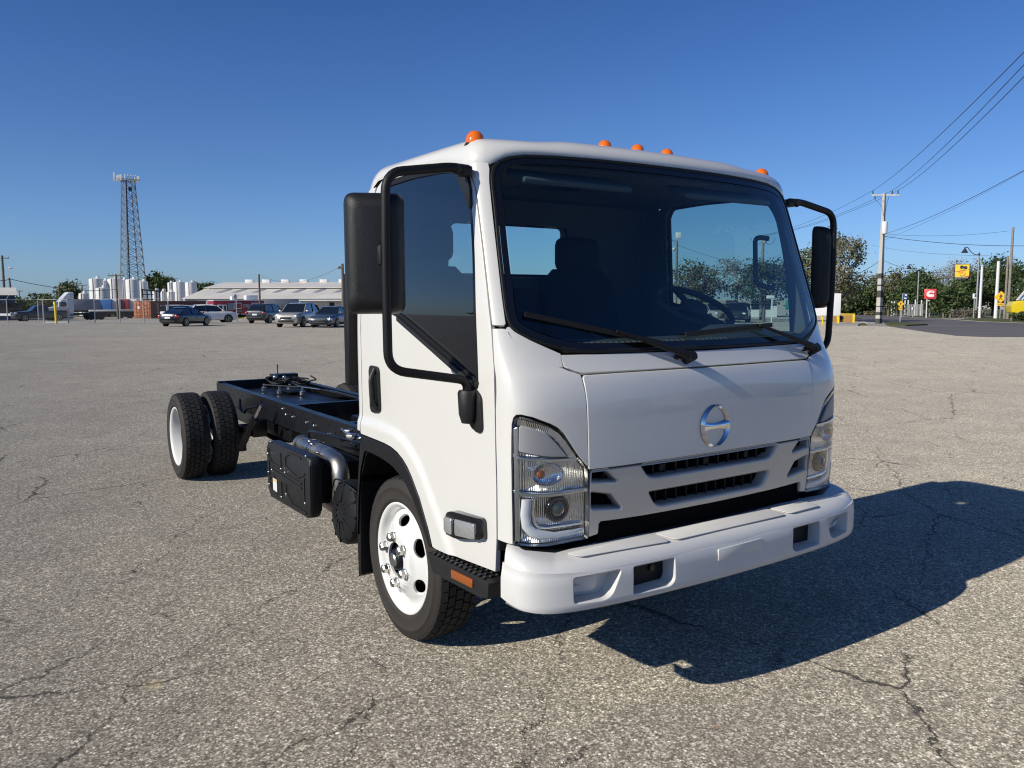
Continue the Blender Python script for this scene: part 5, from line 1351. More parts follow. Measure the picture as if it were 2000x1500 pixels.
for s in (1,-1):
    dd=MB().bx(-.10,-.05,s*.03,s*(ww/2-.1),.22,hh_-.12,.01).build('door',B['rust'],E)
    for k in range(5): MB().bx(-.135,-.10,s*.12,s*(ww/2-.18),.45+k*.45,.62+k*.45,.01).build('door_rib',B['rust'],dd)
    for t in (.35,.8): MB().cyl((-.16,s*t,.2),(-.16,s*t,hh_-.15),.025,6).build('lock_bar',B['rust'],dd)
MB().bx(-.145,-.138,.25,.6,hh_*.55,hh_*.72).build('placard',B['signw'],E)
for k in range(5): MB().bx(1.15,1.5,-ww/2-.05,-ww/2-.041,hh_-.45-k*.30,hh_-.28-k*.30).build('letter_mark',B['wallg'],E)
# red food trailer
ft=gat(411+50,116); E=empty('food_trailer',ft,heading(20,ft),'dark red food trailer with white trimmed hatches','trailer')
h_=hgt(461,587.5,ft); s_=ppm(ft); Lf=99/s_
body=MB().bx(-Lf/2+Lf*.0,Lf/2,-1.2,1.2,.45,h_,.06).build('body',B['red'],E)
MB().bx(-Lf/2-.05,Lf/2+.05,-1.25,1.25,h_,h_+.12,.03).build('roof',B['wht'],E)
yf=-1.2
def sq(n,x0,x1,z0,z1,m,d=.04,par=E): return MB().bx(-Lf/2+x0*Lf,-Lf/2+x1*Lf,yf-d,yf,.45+(h_-.45)*z0,.45+(h_-.45)*z1,.01).build(n,m,par)
sq('hatch',.27,.40,.36,.84,B['grey']); sq('hatch_frame',.40,.54,.42,.86,B['signw'],.03); sq('hatch',.415,.53,.48,.81,B['red'],.05); sq('hatch_frame',.745,.87,.40,.86,B['signw'],.03); sq('hatch',.765,.855,.47,.80,B['red'],.05); sq('shelf',.41,.54,.24,.31,B['grey'],.25); sq('skirt_board',.53,.90,.0,.14,B['wallg'],.03)
text('lettering','CITYFRGA',B['signw'],E,Matrix.Translation((-Lf/2+.645*Lf,yf-.05,.45+(h_-.45)*.62))@Matrix.Rotation(R(90),4,'X'),.62,.01,.40*Lf/7)
MB().bx(-Lf/2-.06,-Lf/2,-.9,.5,.5,h_-.45,.01).build('door_frame',B['wht'],E); MB().bx(-Lf/2-.08,-Lf/2-.06,-.7,.2,.6,h_-.65,.01).build('door',B['dk'],E)
sq('door_trim',.07,.25,.28,.74,B['wht'],.03); sq('door',.10,.16,.30,.66,B['dk'],.05); sq('door',.20,.235,.30,.66,B['dk'],.05)
MB().bx(-.4,.0,-.4,.4,h_+.12,h_+.85,.05).build('roof_unit',B['grey'],E); MB().bx(Lf*.18,Lf*.42,-.5,.5,h_+.12,h_+.75,.05).build('roof_unit',B['wht'],E); MB().bx(-Lf*.1,-Lf*.03,-.4,.4,h_+.12,h_+.6,.03).build('roof_unit',B['wht'],E)
trail_wheels(E,(Lf*.12,Lf*.25),2.3,.38)
for k in (0,1):
    q=gpt(475+16*k,621.6); tag(MB().box(q+Vector((0,0,.09)),(1.7,.25,.18),Matrix.Rotation(heading(-2,q),3,'Z'),.04).build('wheel_stop',B['yel'],None),['yellow wheel stop left of the gap before the red trailer','yellow wheel stop right of the gap before the red trailer'][k],'wheel stop','yellow wheel stops')
# grey box trailers
def trailer(px0,px1,top,dist,m,label,th=0,dp=2.6):
    b=gat((px0+px1)/2,dist); L=(px1-px0)/ppm(b); h=hgt((px0+px1)/2,top,b); E=empty('box_trailer',b,heading(th,b),label,'trailer','box trailers')
    MB().bx(-L/2,L/2,-dp/2,dp/2,1.1,h,.05).build('body',m,E)
    for k in range(int(L/.6)): MB().bx(-L/2+.3+k*.6,-L/2+.34+k*.6,-dp/2-.02,-dp/2,1.15,h-.1).build('seam',m,E)
    MB().bx(-L/2,L/2,-.5,.5,.85,1.1).build('underframe',B['dk'],E); trail_wheels(E,(L/2-1.2,L/2-2.5),dp); return E
trailer(140,212,584.5,150,B['grey'],'long grey box trailer behind the white truck',12)
trailer(508,580,583.5,150,B['grey'],'grey box trailer behind the dark suv, before the warehouse',14)
fb=gat(218,128); Lb=80/ppm(fb); E=empty('flatbed_trailer',fb,heading(3,fb),'long low flatbed trailer with a pale deck','trailer')
MB().bx(-Lb/2,Lb/2,-1.25,1.25,1.0,1.22,.02).build('deck',B['wallw'],E); MB().bx(-Lb/2,Lb/2,-.5,.5,.7,1.0).build('underframe',B['dk'],E); trail_wheels(E,(Lb/2-.7,Lb/2-1.9,-Lb/2+.6),2.4)
MB().cyl((-Lb/4,-.9,0),(-Lb/4,-.9,1.0),.07,6).build('landing_leg',B['dk'],E)
# trucks parked behind
def tractor(px0,px1,top,dist,m,label,th,sleeper=True,scale=1.0):
    b=gat((px0+px1)/2,dist); h=hgt((px0+px1)/2,top,b); E=empty('semi_truck',b,heading(th,b),label,'truck','parked semi trucks')
    k=h/3.9
    MB().prism(rpoly([(1.0*k,.55),(3.2*k,.55),(3.28*k,1.25*k),(3.1*k,1.62*k),(1.9*k,1.85*k),(1.0*k,1.9*k)],.12),lambda u,v,t:Vector((u,t,v)),-1.0*k,1.0*k,.08).build('hood',m,E,angle=50)
    MB().prism(rpoly([(-.4*k,.8),(1.75*k,.8),(1.75*k,1.85*k),(1.30*k,2.62*k),(.9*k,2.75*k),(-.4*k,2.75*k)],.10),lambda u,v,t:Vector((u,t,v)),-1.1*k,1.1*k,.06).build('cab',m,E,angle=50)
    MB().prism([(1.79*k,1.93*k),(1.37*k,2.58*k),(1.34*k,2.56*k),(1.76*k,1.9*k)],lambda u,v,t:Vector((u,t,v)),-.98*k,.98*k).build('windscreen',B['cglass'],E)
    for s in (1,-1):
        MB().bx(.45*k,1.25*k,s*1.11*k,s*1.125*k,1.9*k,2.5*k,.03).build('side_window',B['cglass'],E)
        MB().prism(rpoly([(1.55*k,.95*k),(1.8*k,1.25*k),(2.4*k,1.3*k),(2.95*k,1.1*k),(3.1*k,.75*k),(2.9*k,.75*k),(1.75*k,.75*k)],.1),lambda u,v,t:Vector((u,s*t,v)),.75*k,1.2*k,.04).build('fender',m,E)
        MB().box((1.5*k,s*1.35*k,2.2*k),(.1,.22,.7),None,.03).build('mirror',m,E)
        MB().cyl((-.3*k,s*1.0*k,.55*k),(1.3*k,s*1.0*k,.55*k),.3*k,14).build('fuel_tank',B['alloy'],E)
        MB().box((3.2*k,s*.78*k,1.15*k),(.12,.28,.25),None,.04).build('headlamp',B['head'],E)
    if sleeper:
        MB().prism(rpoly([(-1.9*k,.8),(-.35*k,.8),(-.35*k,2.9*k),(.2*k,3.2*k),(-.25*k,3.9*k),(-1.9*k,3.9*k)],.12),lambda u,v,t:Vector((u,t,v)),-1.15*k,1.15*k,.06).build('sleeper',m,E,angle=50)
    else:
        MB().prism(rpoly([(-.5*k,2.72*k),(1.2*k,2.72*k),(1.0*k,2.9*k),(.1*k,3.9*k),(-.5*k,3.9*k)],.1),lambda u,v,t:Vector((u,t,v)),-1.05*k,1.05*k,.06).build('roof_fairing',m,E,angle=50)
    MB().bx(-4.6*k,1.5*k,-.45,.45,.7*k,.98*k).build('chassis',B['dk'],E)
    MB().box((3.28*k,0,1.05*k),(.06,1.0*k,.7*k),None,.05).build('grille',B['alloy'],E); MB().bx(3.15*k,3.42*k,-1.1*k,1.1*k,.42*k,.72*k,.05).build('bumper',m,E)
    trail_wheels(E,(2.35*k,-2.6*k,-3.9*k),2.3*k,.5*k); return E
tractor(100,166,570.5,116,B['wht'],'white semi truck with a roof fairing, facing left',-166,False)
for px0,px1,m,lab,th in ((206,219,B['blue'],'blue truck cab behind the flatbed trailer',70),(221,236,B['wht'],'white truck cab between the blue and the red one',75),(238,254,B['red'],'red truck cab behind the flatbed trailer',72),(255,270,B['wht'],'white truck cab left of the brown container',70)):
    tractor(px0,px1,584.5,150,m,lab,th)
# white tanks
def tank(px0,px1,top,dist,label,cap=True,legs=False):
    c=(px0+px1)/2; b=gat(c,dist); r=(px1-px0)/2/ppm(b); h=hgt(c,top,b); E=empty('storage_tank',b,0,label,'tank','white storage tanks')
    MB().lathe([(r,-.3),(r,h-.15),(r*.98,h-.05),(r*.2,h+.18),(0,h+.2)],32).build('shell',B['tin'],E,angle=40)
    for k in (.33,.66): MB().lathe([(r,h*k-.04),(r+.03,h*k-.04),(r+.03,h*k+.04),(r,h*k+.04)],32).build('seam_ring',B['tin'],E)
    MB().lathe([(.35,h+.1),(.35,h+.45),(.30,h+.5),(0,h+.5)],12,Matrix.Translation((axr.x*r*.3,axr.y*r*.3,0))).build('hatch',B['wht'],E)
    MB().tube([(-axf.x*r*1.02,-axf.y*r*1.02,.2),(-axf.x*r*1.02,-axf.y*r*1.02,h)],.06,6).build('ladder',B['steel'],E); return E
T_=[(177,202,544.5,185,'tall white tank at the left end of the tank row'),(202,214,548,200,'slim white tank behind the gap left of the wooden pole'),(213,239,544.5,185,'tall white tank behind the wooden pole with a crossarm'),(238,251,546.5,196,'tall grey shaded tank left of the tower foot'),(248,273,546,182,'broad white tank in front of the tower foot'),(272,290,549.5,192,'white tank at the right end of the tank row'),(189,213,562.5,165,'short white tank in front of the tall ones'),(155,173,573,170,'small white tank at the far left of the tanks'),(329,341,552,250,'left one of the far white tanks by the warehouse'),(340,362,551,235,'middle one of the far white tanks by the warehouse'),(363,385,551.5,240,'right one of the far white tanks by the warehouse'),(299,312,568,190,'squat white tank under the pipe gantry'),(315,325,568.5,195,'small white vessel right of the pipe gantry'),(327,342,570,200,'small white vessel left of the far tanks')]
for t in T_: tank(*t)
gb=gat(297,176); E=empty('pipe_gantry',gb,heading(-4,gb),'dark steel gantry beside the white tanks','gantry'); k_=ppm(gb)
zt=hgt(297,565.5,gb)
for x in (-16,-8,0,8,14): MB().bar((x/k_,0,0),(x/k_,0,zt),.22).build('column',B['dk'],E)
MB().bar((-18/k_,0,zt),(17/k_,0,zt-.4),.25).build('beam',B['dk'],E)
for z in (.35,.6,.8): MB().bar((-16/k_,0,zt*z),(3/k_,0,zt*z),.18).build('beam',B['dk'],E)
# warehouse
wb=gat(520,175); E=empty('warehouse',wb,heading(0),'long white metal warehouse with a pale pitched roof','building'); k_=ppm(wb)
ze=hgt(520,583.5,wb); zr=hgt(520,551.5,wb)+.0; zm=hgt(520,565,wb)
x0,x1=-162/k_,330/k_; dpt=26.0
zr=zr+ (zr-ze)*.13
MB().bx(x0,x1,0,dpt*2,-.3,ze-.1).build('wall',B['wallw'],E)
ym,yr=dpt*.45,dpt*.92
zm=zm+(zm-ze)*.06
nseg=14
for k in range(nseg):
    a=x0+(x1-x0)*k/nseg; b=x0+(x1-x0)*(k+1)/nseg-.03
    MB().prism([(-.6,ze),(ym,zm),(ym,zm+.12),(-.6,ze+.12)],lambda u,v,t:Vector((t,u,v)),a,b).build('roof_sheet',B['roofw'],E,smooth=False)
    MB().prism([(ym-.3,zm+.28),(yr,zr),(yr,zr+.12),(ym-.3,zm+.40)],lambda u,v,t:Vector((t,u,v)),a,b).build('roof_sheet',B['roofw'],E,smooth=False)
MB().prism([(yr,zr),(dpt*2,ze),(dpt*2,ze+.1),(yr,zr+.1)],lambda u,v,t:Vector((t,u,v)),x0,x1).build('roof_back',B['roofw'],E)
MB().prism([(0,ze-.1),(ym,zm),(yr,zr),(dpt*2,ze-.1)],lambda u,v,t:Vector((t,u,v)),x0+.1,x0+.3).build('gable',B['wallw'],E)
for px in (429,462,499,535,574,611,649): 
    x=(px-520)/k_*1.14; MB().bx(x-.9,x+.9,yr-.6,yr+.6,zr,zr+.75,.05).build('ridge_vent',B['wht'],E)
for px in (400,430,468,508,546,586,626,664):
    x=(px-520)/k_*1.05; MB().prism([(ym*.55,ze+(zm-ze)*.55+.16),(ym*.95,ze+(zm-ze)*.95+.16),(ym*.95,ze+(zm-ze)*.95+.2),(ym*.55,ze+(zm-ze)*.55+.2)],lambda u,v,t:Vector((t+u*.18,u,v)),x-.55,x+.55).build('skylight',B['grey'],E)
MB().bx(x0,(580-520)/k_,-.25,-.02,.4,ze-.5).build('eave_shade_band',B['wallg'],E)  # grey band over the white wall stands for shade under the eave
MB().bx((582-520)/k_,x1,-3.2,-.0,ze-.45,ze-.25).build('canopy',B['wht'],E)
for px in (590,648):
    x=(px-520)/k_; MB().bx(x-.5,x+.5,-.06,.0,.3,2.3).build('door',B['dk'],E)
MB().bx((357-520)/k_,(385-520)/k_,-.05,0,ze-1.2,ze-.3).build('strip_window',B['steel'],E)
# tower
tb=gat(262,300); E=empty('lattice_tower',tb,heading(20),'tall steel lattice tower with antennas at its top','tower')
Ht=hgt(258,352,tb); k_=ppm(tb); w0=54/k_/2; w1=25/k_/2
def leg(a,t):
    w=w0+(w1-w0)*t; return Vector((w*math.cos(a),w*math.sin(a),Ht*t))
na=4; angs=[R(72+90*i) for i in range(na)]
for a in angs: MB().bar(leg(a,0),leg(a,1),.26).build('tower_leg',B['tsteel'],E)
NS=17
for k in range(NS):
    for i in range(na):
        a,b=angs[i],angs[(i+1)%na]; t0,t1=k/NS,(k+1)/NS
        MB().bar(leg(a,t0),leg(b,t1),.11).build('brace',B['tsteel'],E); MB().bar(leg(b,t0),leg(a,t1),.11).build('brace',B['tsteel'],E)
        MB().bar(leg(a,t1),leg(b,t1),.10).build('girt',B['tsteel'],E)
MB().bar(leg(angs[0],0).lerp(leg(angs[1],0),.5),leg(angs[0],1).lerp(leg(angs[1],1),.5),.30).build('cable_run',B['dk'],E)
for i in range(4):
    a,b=leg(angs[i],1),leg(angs[(i+1)%4],1); o=((a+b)/2); o=Vector((o.x,o.y,0)).normalized()
    for t in (-.6,-.1,.4,.9,1.3):
        c=a.lerp(b,t*.6+.2)+o*1.2+Vector((0,0,.4)); MB().box(c,(.35,.35,1.9),None,.05).build('antenna',B['wht'],E)
    MB().bar(a+o*1.0+(a-b)*.35,b+o*1.0+(b-a)*.35,.18).build('platform_rail',B['tsteel'],E)
MB().bar(leg(angs[1],1)+Vector((0,0,.3)),leg(angs[1],1)-axr*3.0+Vector((0,0,.3)),.15).build('boom',B['tsteel'],E)
MB().box(leg(angs[1],1)-axr*3.2+Vector((0,0,.5)),(.5,.5,2.9),None,.05).build('antenna',B['wht'],E)
MB().lathe([(0,-.25),(.5,-.2),(.85,.1),(.85,.15),(0,.15)],18,Matrix.Translation(leg(angs[2],.93)+axr*2.0)@Matrix.Rotation(R(90),4,'Y')@Matrix.Rotation(R(30),4,'X')).build('dish',B['dk'],E)
# far sheds and trees on the left
def shed(name,px0,px1,eave,ridge,dist,wm,rm,label,dp=14,th=0):
    c=(px0+px1)/2; b=gat(c,dist); k=ppm(b); L=(px1-px0)/k; ze=hgt(c,eave,b); zr=hgt(c,ridge,b); E=empty(name,b,heading(th,b),label,'building')
    MB().bx(-L/2,L/2,0,dp,-.5,ze).build('wall',wm,E); MB().prism([(-.4,ze),(dp/2,zr),(dp+.4,ze)],lambda u,v,t:Vector((t,u,v)),-L/2-.3,L/2+.3).build('roof',rm,E,smooth=False)
    MB().bx(-L*.3,-L*.3+1.2,-.05,0,.0,2.2).build('door',B['dk'],E); MB().bx(L*.1,L*.1+2.4,-.05,0,1.0,2.2).build('window',B['cglass'],E); return E
shed('blue_shed',-40,24,576.5,560,120,B['navy'],B['roofw'],'dark blue metal shed at the left edge')
shed('white_shed',38,74,586,584,210,B['wallw'],B['wallw'],'small white shed between the palms at the far left')
bl=gat(22,116); tag(MB().box(bl+Vector((0,0,.75)),(14,.12,.28),Matrix.Rotation(heading(0),3,'Z')).build('rail_barrier',B['wht'],None),'low white rail barrier behind the yellow drum','barrier')
tree('round_tree',gat(137,215),9,17/7.4*1.15,2.6,4.6,'oak',46,60,.55,'round dark green tree above the white truck','trees on the left',seed=3,cr=1.0)
tree('bushy_tree',gat(36,205),5,2.4,1.5,2.4,'ever',24,50,.5,'low bushy tree left of the white shed','trees on the left',seed=4,cr=.8)
tree('palm_bush',gat(82,195),5.5,2.3,1.9,2.8,'ever',26,50,.5,'dark spiky bush right of the white shed','trees on the left',seed=5,cr=.8)
tree('bushy_tree',gat(103,190),5,2.6,1.4,2.3,'oak',26,50,.5,'low wide tree left of the round one','trees on the left',seed=6,cr=.8)
tree('background_tree',gat(306,300),13,3.4,3.4,8.6,'oak',36,50,.8,'dark tree just right of the tower foot','trees on the left',seed=7,cr=1.2)
tree('background_tree',gat(325,310),12.5,2.6,3.2,8.3,'oak',30,50,.8,'dark tree left of the far white tanks','trees on the left',seed=8,cr=1.2)
tree('background_tree',gat(398,330),11,4.5,2.2,8.0,'ever',30,50,.9,'dark tree top peeping over the warehouse gable','trees on the left',seed=9,cr=1.2)
LW='power lines on the left'
wire(at(20,545,88),at(229,565,119),.5,.03,'dark line from the leaning pole to the pole before the tanks',LW)
wire(at(-30,542,80),at(20,545,88),.2,.03,'dark line running out past the left edge',LW)
wire(at(507,537,104),at(670,517,75),1.2,.012,'thin sagging line between the two poles by the warehouse',LW)

# ================================================================ right background
# concrete pole
cp=gpt(1716,632.5); hc=hgt(1727,378,cp); E=empty('concrete_pole',cp,0,'tall pale concrete pole with a crossarm and stained foot','pole')
MB().loft([[Vector((sx*w,sy*w,z)) for sx,sy in ((1,1),(-1,1),(-1,-1),(1,-1))] for w,z in ((.185,-.3),(.095,hc))]).build('shaft',B['conc'],E,smooth=False)
def wz_(z): return .185-.09*z/hc+.003
for z0,z1 in ((.02,.42),(.7,.95),(1.35,1.42),(2.1,2.65),(3.0,3.12),(3.6,4.0)):
    MB().loft([[Vector((sx*wz_(z),sy*wz_(z),z)) for sx,sy in ((1,1),(-1,1),(-1,-1),(1,-1))] for z in (z0,z1)]).build('tar_band',B['tar'],E,smooth=False)
c=Vector((0,0,hc-.12)); ad=Vector((_R.x,_R.y,0)).normalized(); MB().bar(c-ad*.95,c+ad*1.15,.10,.12).build('crossarm',B['wht'],E)
ins=[]
for t in (-.9,.62,1.08):
    MB().cyl(c+ad*t,c+ad*t+Vector((0,0,.36)),.05,8,.035).build('insulator',B['dk'],E); ins.append(cp+c+ad*t+Vector((0,0,.36)))
MB().cyl(c-ad*.72-Vector((0,0,.05)),c-ad*.72-Vector((0,0,.3)),.04,6).build('insulator',B['dk'],E)
zt_=hgt(1727,445,cp); MB().lathe([(.0,-.48),(.20,-.48),(.22,-.40),(.22,.38),(.19,.46),(0,.46)],16,Matrix.Translation((-axf.x*.32,-axf.y*.32,zt_))).build('transformer',B['wht'],E)
MB().tube([c-ad*.72-Vector((0,0,.3)),Vector((-.1,-.1,hc-1.0)),Vector((-axf.x*.3,-axf.y*.3,zt_+.5))],.015,5).build('jumper_wire',B['wire'],E)
MB().tube([c+ad*.4,Vector((.15,.1,hc-1.0)),Vector((-axf.x*.2,-axf.y*.2,zt_+.5))],.015,5).build('jumper_wire',B['wire'],E)
# wooden poles at the right
wood_pole(1968,624.5,444,.16,'tall weathered wooden pole at the right edge',m='wood2')
wood_pole(1961.5,624,500,.14,'shorter weathered pole leaning against the tall one',m='wood2',lean=(.0,.0))
# poles without crossarms
def post(px,by,ty,r,label,m='conc',name='pole_post',dist=None):
    b=gat(px,dist) if dist else gpt(px,by); h=hgt(px,ty,b); E=empty(name,b,0,label,'pole','plain posts'); MB().tube([(0,0,-.2),(0,0,h)],[r,r*.8],10).build('shaft',B[m],E,angle=60); MB().lathe([(r*.82,h-.02),(r*.85,h+.05),(0,h+.09)],10).build('cap',B[m],E); return E
post(1946,614.5,511.5,.20,'white post behind the large crossing sign','signw',dist=106); post(1914.5,607,519.5,.16,'white post right of the tall lamp post','signw',dist=106); post(1737,614.5,545,.11,'grey post right of the concrete pole','conc'); post(1678.5,612.5,559,.10,'slim grey post left of the concrete pole','conc')
# bell shaded lamps
def lamp(px,by,ty,label,arm,m='steel'):
    b=gpt(px,by); h=hgt(px,ty,b); E=empty('street_lamp',b,0,label,'street lamp','bell shaded street lamps')
    MB().tube([(0,0,-.2),(0,0,h)],[.12,.085],12).build('post',B[m],E,angle=60); MB().lathe([(.09,h-.1),(.14,h),(.05,h+.12),(0,h+.35)],10).build('finial',B['dk'],E)
    pts=[Vector((0,0,h-.05)),Vector((0,0,h-.05))-ad*arm*.30,Vector((0,0,h+.35))-ad*arm*.62,Vector((0,0,h+.85))-ad*arm*.80,Vector((0,0,h+.85))-ad*arm]
    MB().tube(fillet(pts,.35),.045,8).build('arm',B['dk'],E,angle=80)
    q=Vector((0,0,h+.85))-ad*arm
    MB().lathe([(.05,.02),(.07,-.12),(.17,-.30),(.32,-.55),(.40,-.66),(.38,-.66),(.0,-.45)],18,Matrix.Translation(q)).build('shade',B['dk'],E,angle=60); return E
lamp(1905.5,621.5,497,'tall street lamp right of the yellow billboard',1.75); lamp(1790.5,617,528,'street lamp left of the red sign',1.45); lamp(1709,613.2,552,'far street lamp behind the concrete pole',1.1)
# crossing signs
def cross(px,by,cy,half_px,plaque,label,txt):
    b=gpt(px,by); k=ppm(b); z=hgt(px,cy,b); h=half_px/k; E=empty('crossing_sign',b,heading(0,b),label,'sign','crossing signs')
    MB().bx(-.04,.04,-.03,.03,-.1,z+h*.6).build('post',B['steel'],E)
    MB().prism([(0,-h),(h,0),(0,h),(-h,0)],lambda u,v,t:Vector((u,t,z+v)),-.075,-.055).build('sign_plate',B['signy'],E)
    f=MB(); s=h*1.0; fn=lambda u,v,t:Vector((u*s,t,z+v*s))
    f.prism([(-.05*math.cos(R(a))*1.5-.03,.44+.075*math.sin(R(a))) for a in range(0,360,30)],fn,-.083,-.0765)
    f.prism([(-.10,.30),(.06,.33),(.20,.16),(.25,.0),(.19,-.02),(.12,.12),(.08,.0),(.02,-.14),(.12,-.30),(.24,-.52),(.14,-.54),(.03,-.34),(-.04,-.22),(-.14,-.38),(-.26,-.52),(-.32,-.46),(-.20,-.30),(-.12,-.10),(-.10,.08),(-.20,.04),(-.32,.08),(-.30,.13),(-.19,.14),(-.13,.24)],fn,-.083,-.0765)
    f.build('walking_figure',B['ink'],E,smooth=False)
    ph=plaque; MB().bx(-h*.55,h*.55,-.075,-.055,z-h*1.05-ph,z-h*1.05).build('plaque',B['signy'],E)
    text('lettering',txt,B['ink'],E,Matrix.Translation((0,-.079,z-h*1.05-ph/2))@Matrix.Rotation(R(90),4,'X'),ph*.62,.003,.9)
cross(1952.5,623.5,579.8,11.4,.30,'large yellow pedestrian crossing sign beside the white post','AHEAD')
cross(1757.5,631,593.5,6.2,.22,'small yellow pedestrian crossing sign on the grass island','AHEAD')
# blue sign by the island
def boardsign(name,px0,px1,y0,y1,base_y,m,label,post=None,dist=None,pm='steel',depth=.06,th=0,cat='sign',pxp=None):
    c=(px0+px1)/2; b=gat(pxp or c,dist) if dist else gpt(pxp or c,base_y); k=ppm(b); z0=hgt(c,y1,b); z1=hgt(c,y0,b); o=(c-(pxp or c))/k; w=(px1-px0)/k; E=empty(name,b,heading(th,b),label,cat)
    MB().bx(o-w/2,o+w/2,-depth/2,depth/2,z0,z1,.01).build('board',m,E)
    for p in (post or [0]): MB().bx(p*w-.05,p*w+.05,depth/2,depth/2+.1,-.1,z1-.1 if not pxp else z1).build('post',B[pm],E)
    return E,z0,z1,w,o
E,z0,z1,w,o=boardsign('blue_sign',1762,1769.5,573,585,620,B['signb'],'small blue board above the small crossing sign',pxp=1760.5)
MB().bx(o-w*.1,o+w*.4,-.05,-.032,z0+.62*(z1-z0),z0+.85*(z1-z0)).build('white_panel',B['signw'],E); MB().bx(o-w*.3,o+w*.3,-.05,-.032,z0+.1*(z1-z0),z0+.3*(z1-z0)).build('white_panel',B['signw'],E)
E,z0,z1,w,o=boardsign('red_sign',1805.5,1826.5,564.5,584,614,B['signr'],'square red sign with a white letter c','x' and [-.25],dist=112,pm='signw')
def c2(pts): return [((u-.5)*w*.98,z0+(z1-z0)*v) for u,v in pts]
cpoly=[(.86,.62),(.60,.60),(.50,.50),(.48,.47),(.84,.47),(.80,.24),(.50,.22),(.34,.26),(.20,.36),(.17,.46),(.36,.47),(.40,.52),(.60,.66),(.80,.80)]
upper=[(.17,.52),(.24,.70),(.40,.82),(.60,.84),(.72,.83)]
MB().prism(c2([(.17,.50),(.22,.66),(.36,.80),(.55,.85),(.74,.84),(.34,.52)]),lambda u,v,t:Vector((u,t,v)),-.05,-.034).build('letter_mark',B['signw'],E,smooth=False)
MB().prism(c2([(.55,.61),(.82,.84),(.84,.62)]),lambda u,v,t:Vector((u,t,v)),-.05,-.034).build('letter_mark',B['signw'],E,smooth=False)
MB().prism(c2([(.17,.46),(.20,.36),(.30,.26),(.44,.20),(.80,.20),(.84,.47),(.48,.47),(.44,.54)]),lambda u,v,t:Vector((u,t,v)),-.05,-.034).build('letter_mark',B['signw'],E,smooth=False)
E,z0,z1,w,o=boardsign('street_name_sign',1811.5,1821,585.5,588.5,614,B['signg'],'small green street name sign under the red sign',dist=122); MB().bx(-w/2,w*.05,-.05,-.032,z0+.02,z1-.02).build('white_panel',B['signw'],E)
E,z0,z1,w,o=boardsign('billboard',1863,1889.5,516,545.5,610,B['ink'],'tall yellow billboard with two black discs','x' and [-.02],dist=124,pm='dk',depth=.35,th=-6)
H_=z1-z0; MB().bx(-w*.46,w*.46,-.20,-.176,z0+H_*.15,z1-H_*.03).build('yellow_face',B['yel'],E)
for u,v in ((-.03,.80),(.20,.76)): MB().lathe([(w*.125,0),(w*.125,.03),(0,.03)],20,Matrix.Translation((u*w,-.20,z0+H_*v))@Matrix.Rotation(R(90),4,'X')).build('black_disc',B['ink'],E)
for k,(u0,u1,v0,v1) in enumerate(((-.18,.0,.56,.64),(.02,.12,.55,.64),(-.26,-.08,.43,.52),(-.06,.10,.42,.53),(.12,.20,.52,.60),(-.20,.06,.36,.40))): MB().prism(rpoly([(u0*w,z0+H_*v0),(u1*w,z0+H_*(v0+.01)),(u1*w-.02,z0+H_*v1),(u0*w+.03,z0+H_*(v1-.01))],.03),lambda u,v,t:Vector((u,t,v)),-.215,-.20).build('letter_mark',B['oink'],E,smooth=False)
MB().tube([(w*x,-.205,z0+H_*z) for x,z in ((-.13,.27),(-.06,.22),(.02,.205),(.12,.24),(.19,.32),(.22,.42))],.035,6).build('smile_line',B['ink'],E)
MB().prism([(w*.05,z0+H_*.15),(w*.46,z0+H_*.15),(w*.46,z0+H_*.24)],lambda u,v,t:Vector((u,t,v)),-.212,-.2015).build('red_corner',B['signr'],E)
for u in (-.34,-.12,.10,.30): MB().bx(u*w-.18,u*w+.16,-.19,-.176,z0+H_*.075,z0+H_*.105).build('white_dash',B['signw'],E)
E,z0,z1,w,o=boardsign('small_sign',1899.5,1906,573.5,583,618,B['signw'],'small white and blue board behind the tall street lamp',dist=106); MB().bx(0,w*.48,-.05,-.032,z0+.3*(z1-z0),z1-.04).build('blue_panel',B['signb'],E)
E,z0,z1,w,o=boardsign('white_notice',1781.5,1787.5,600.5,605,612,B['signw'],'small white notice on a post before the fence',dist=118,pm='signw')
# white board and yellow barriers beside the far mirror
E,z0,z1,w,o=boardsign('white_board',1606,1641,573,616.5,628,B['signw'],'large white board standing behind the yellow barriers',dist=66,post=[-.42,.42],pm='yel',depth=.10)
MB().bx(-w*.9,-w*.5,-.05,.05,z0,z0+(z1-z0)*.45).build('side_board',B['signw'],E)
for k,(px0,px1) in enumerate(((1624,1636),(1639,1666))):
    b=gpt((px0+px1)/2,630.6); kk=ppm(b); w=(px1-px0)/kk; h=hgt((px0+px1)/2,612.5,b); E=empty('yellow_barrier',b,heading(0,b),['narrow ochre panel in a yellow frame beside the white board','wide ochre panel in a yellow frame with a dark hole'][k],'barrier','yellow framed barriers')
    MB().bx(-w/2,w/2,-.12,.12,.06,h-.08,.01).build('panel',B['brick'],E)
    MB().bx(-w/2-.08,w/2+.08,-.15,.15,h-.08,h,.01).build('frame_top',B['yel'],E)
    for s in (-1,1): MB().bx(s*w/2-.09,s*w/2+.09,-.15,.15,0,h-.08,.01).build('frame_post',B['yel'],E)
    if k: MB().lathe([(.18,-.135),(.18,-.122),(0,-.122)],16,Matrix.Translation((-w*.32,0,h*.55))@Matrix.Rotation(R(90),4,'X')@Matrix.Translation((0,0,.255))).build('dark_hole',B['dk'],E)
b=gpt(1605,623); tag(MB().lathe([(.11,-.1),(.11,1.25),(0,1.3)],12,Matrix.Translation(b)).build('bollard',B['yel'],None),'yellow bollard seen past the far mirror arm','bollard','yellow bollards')
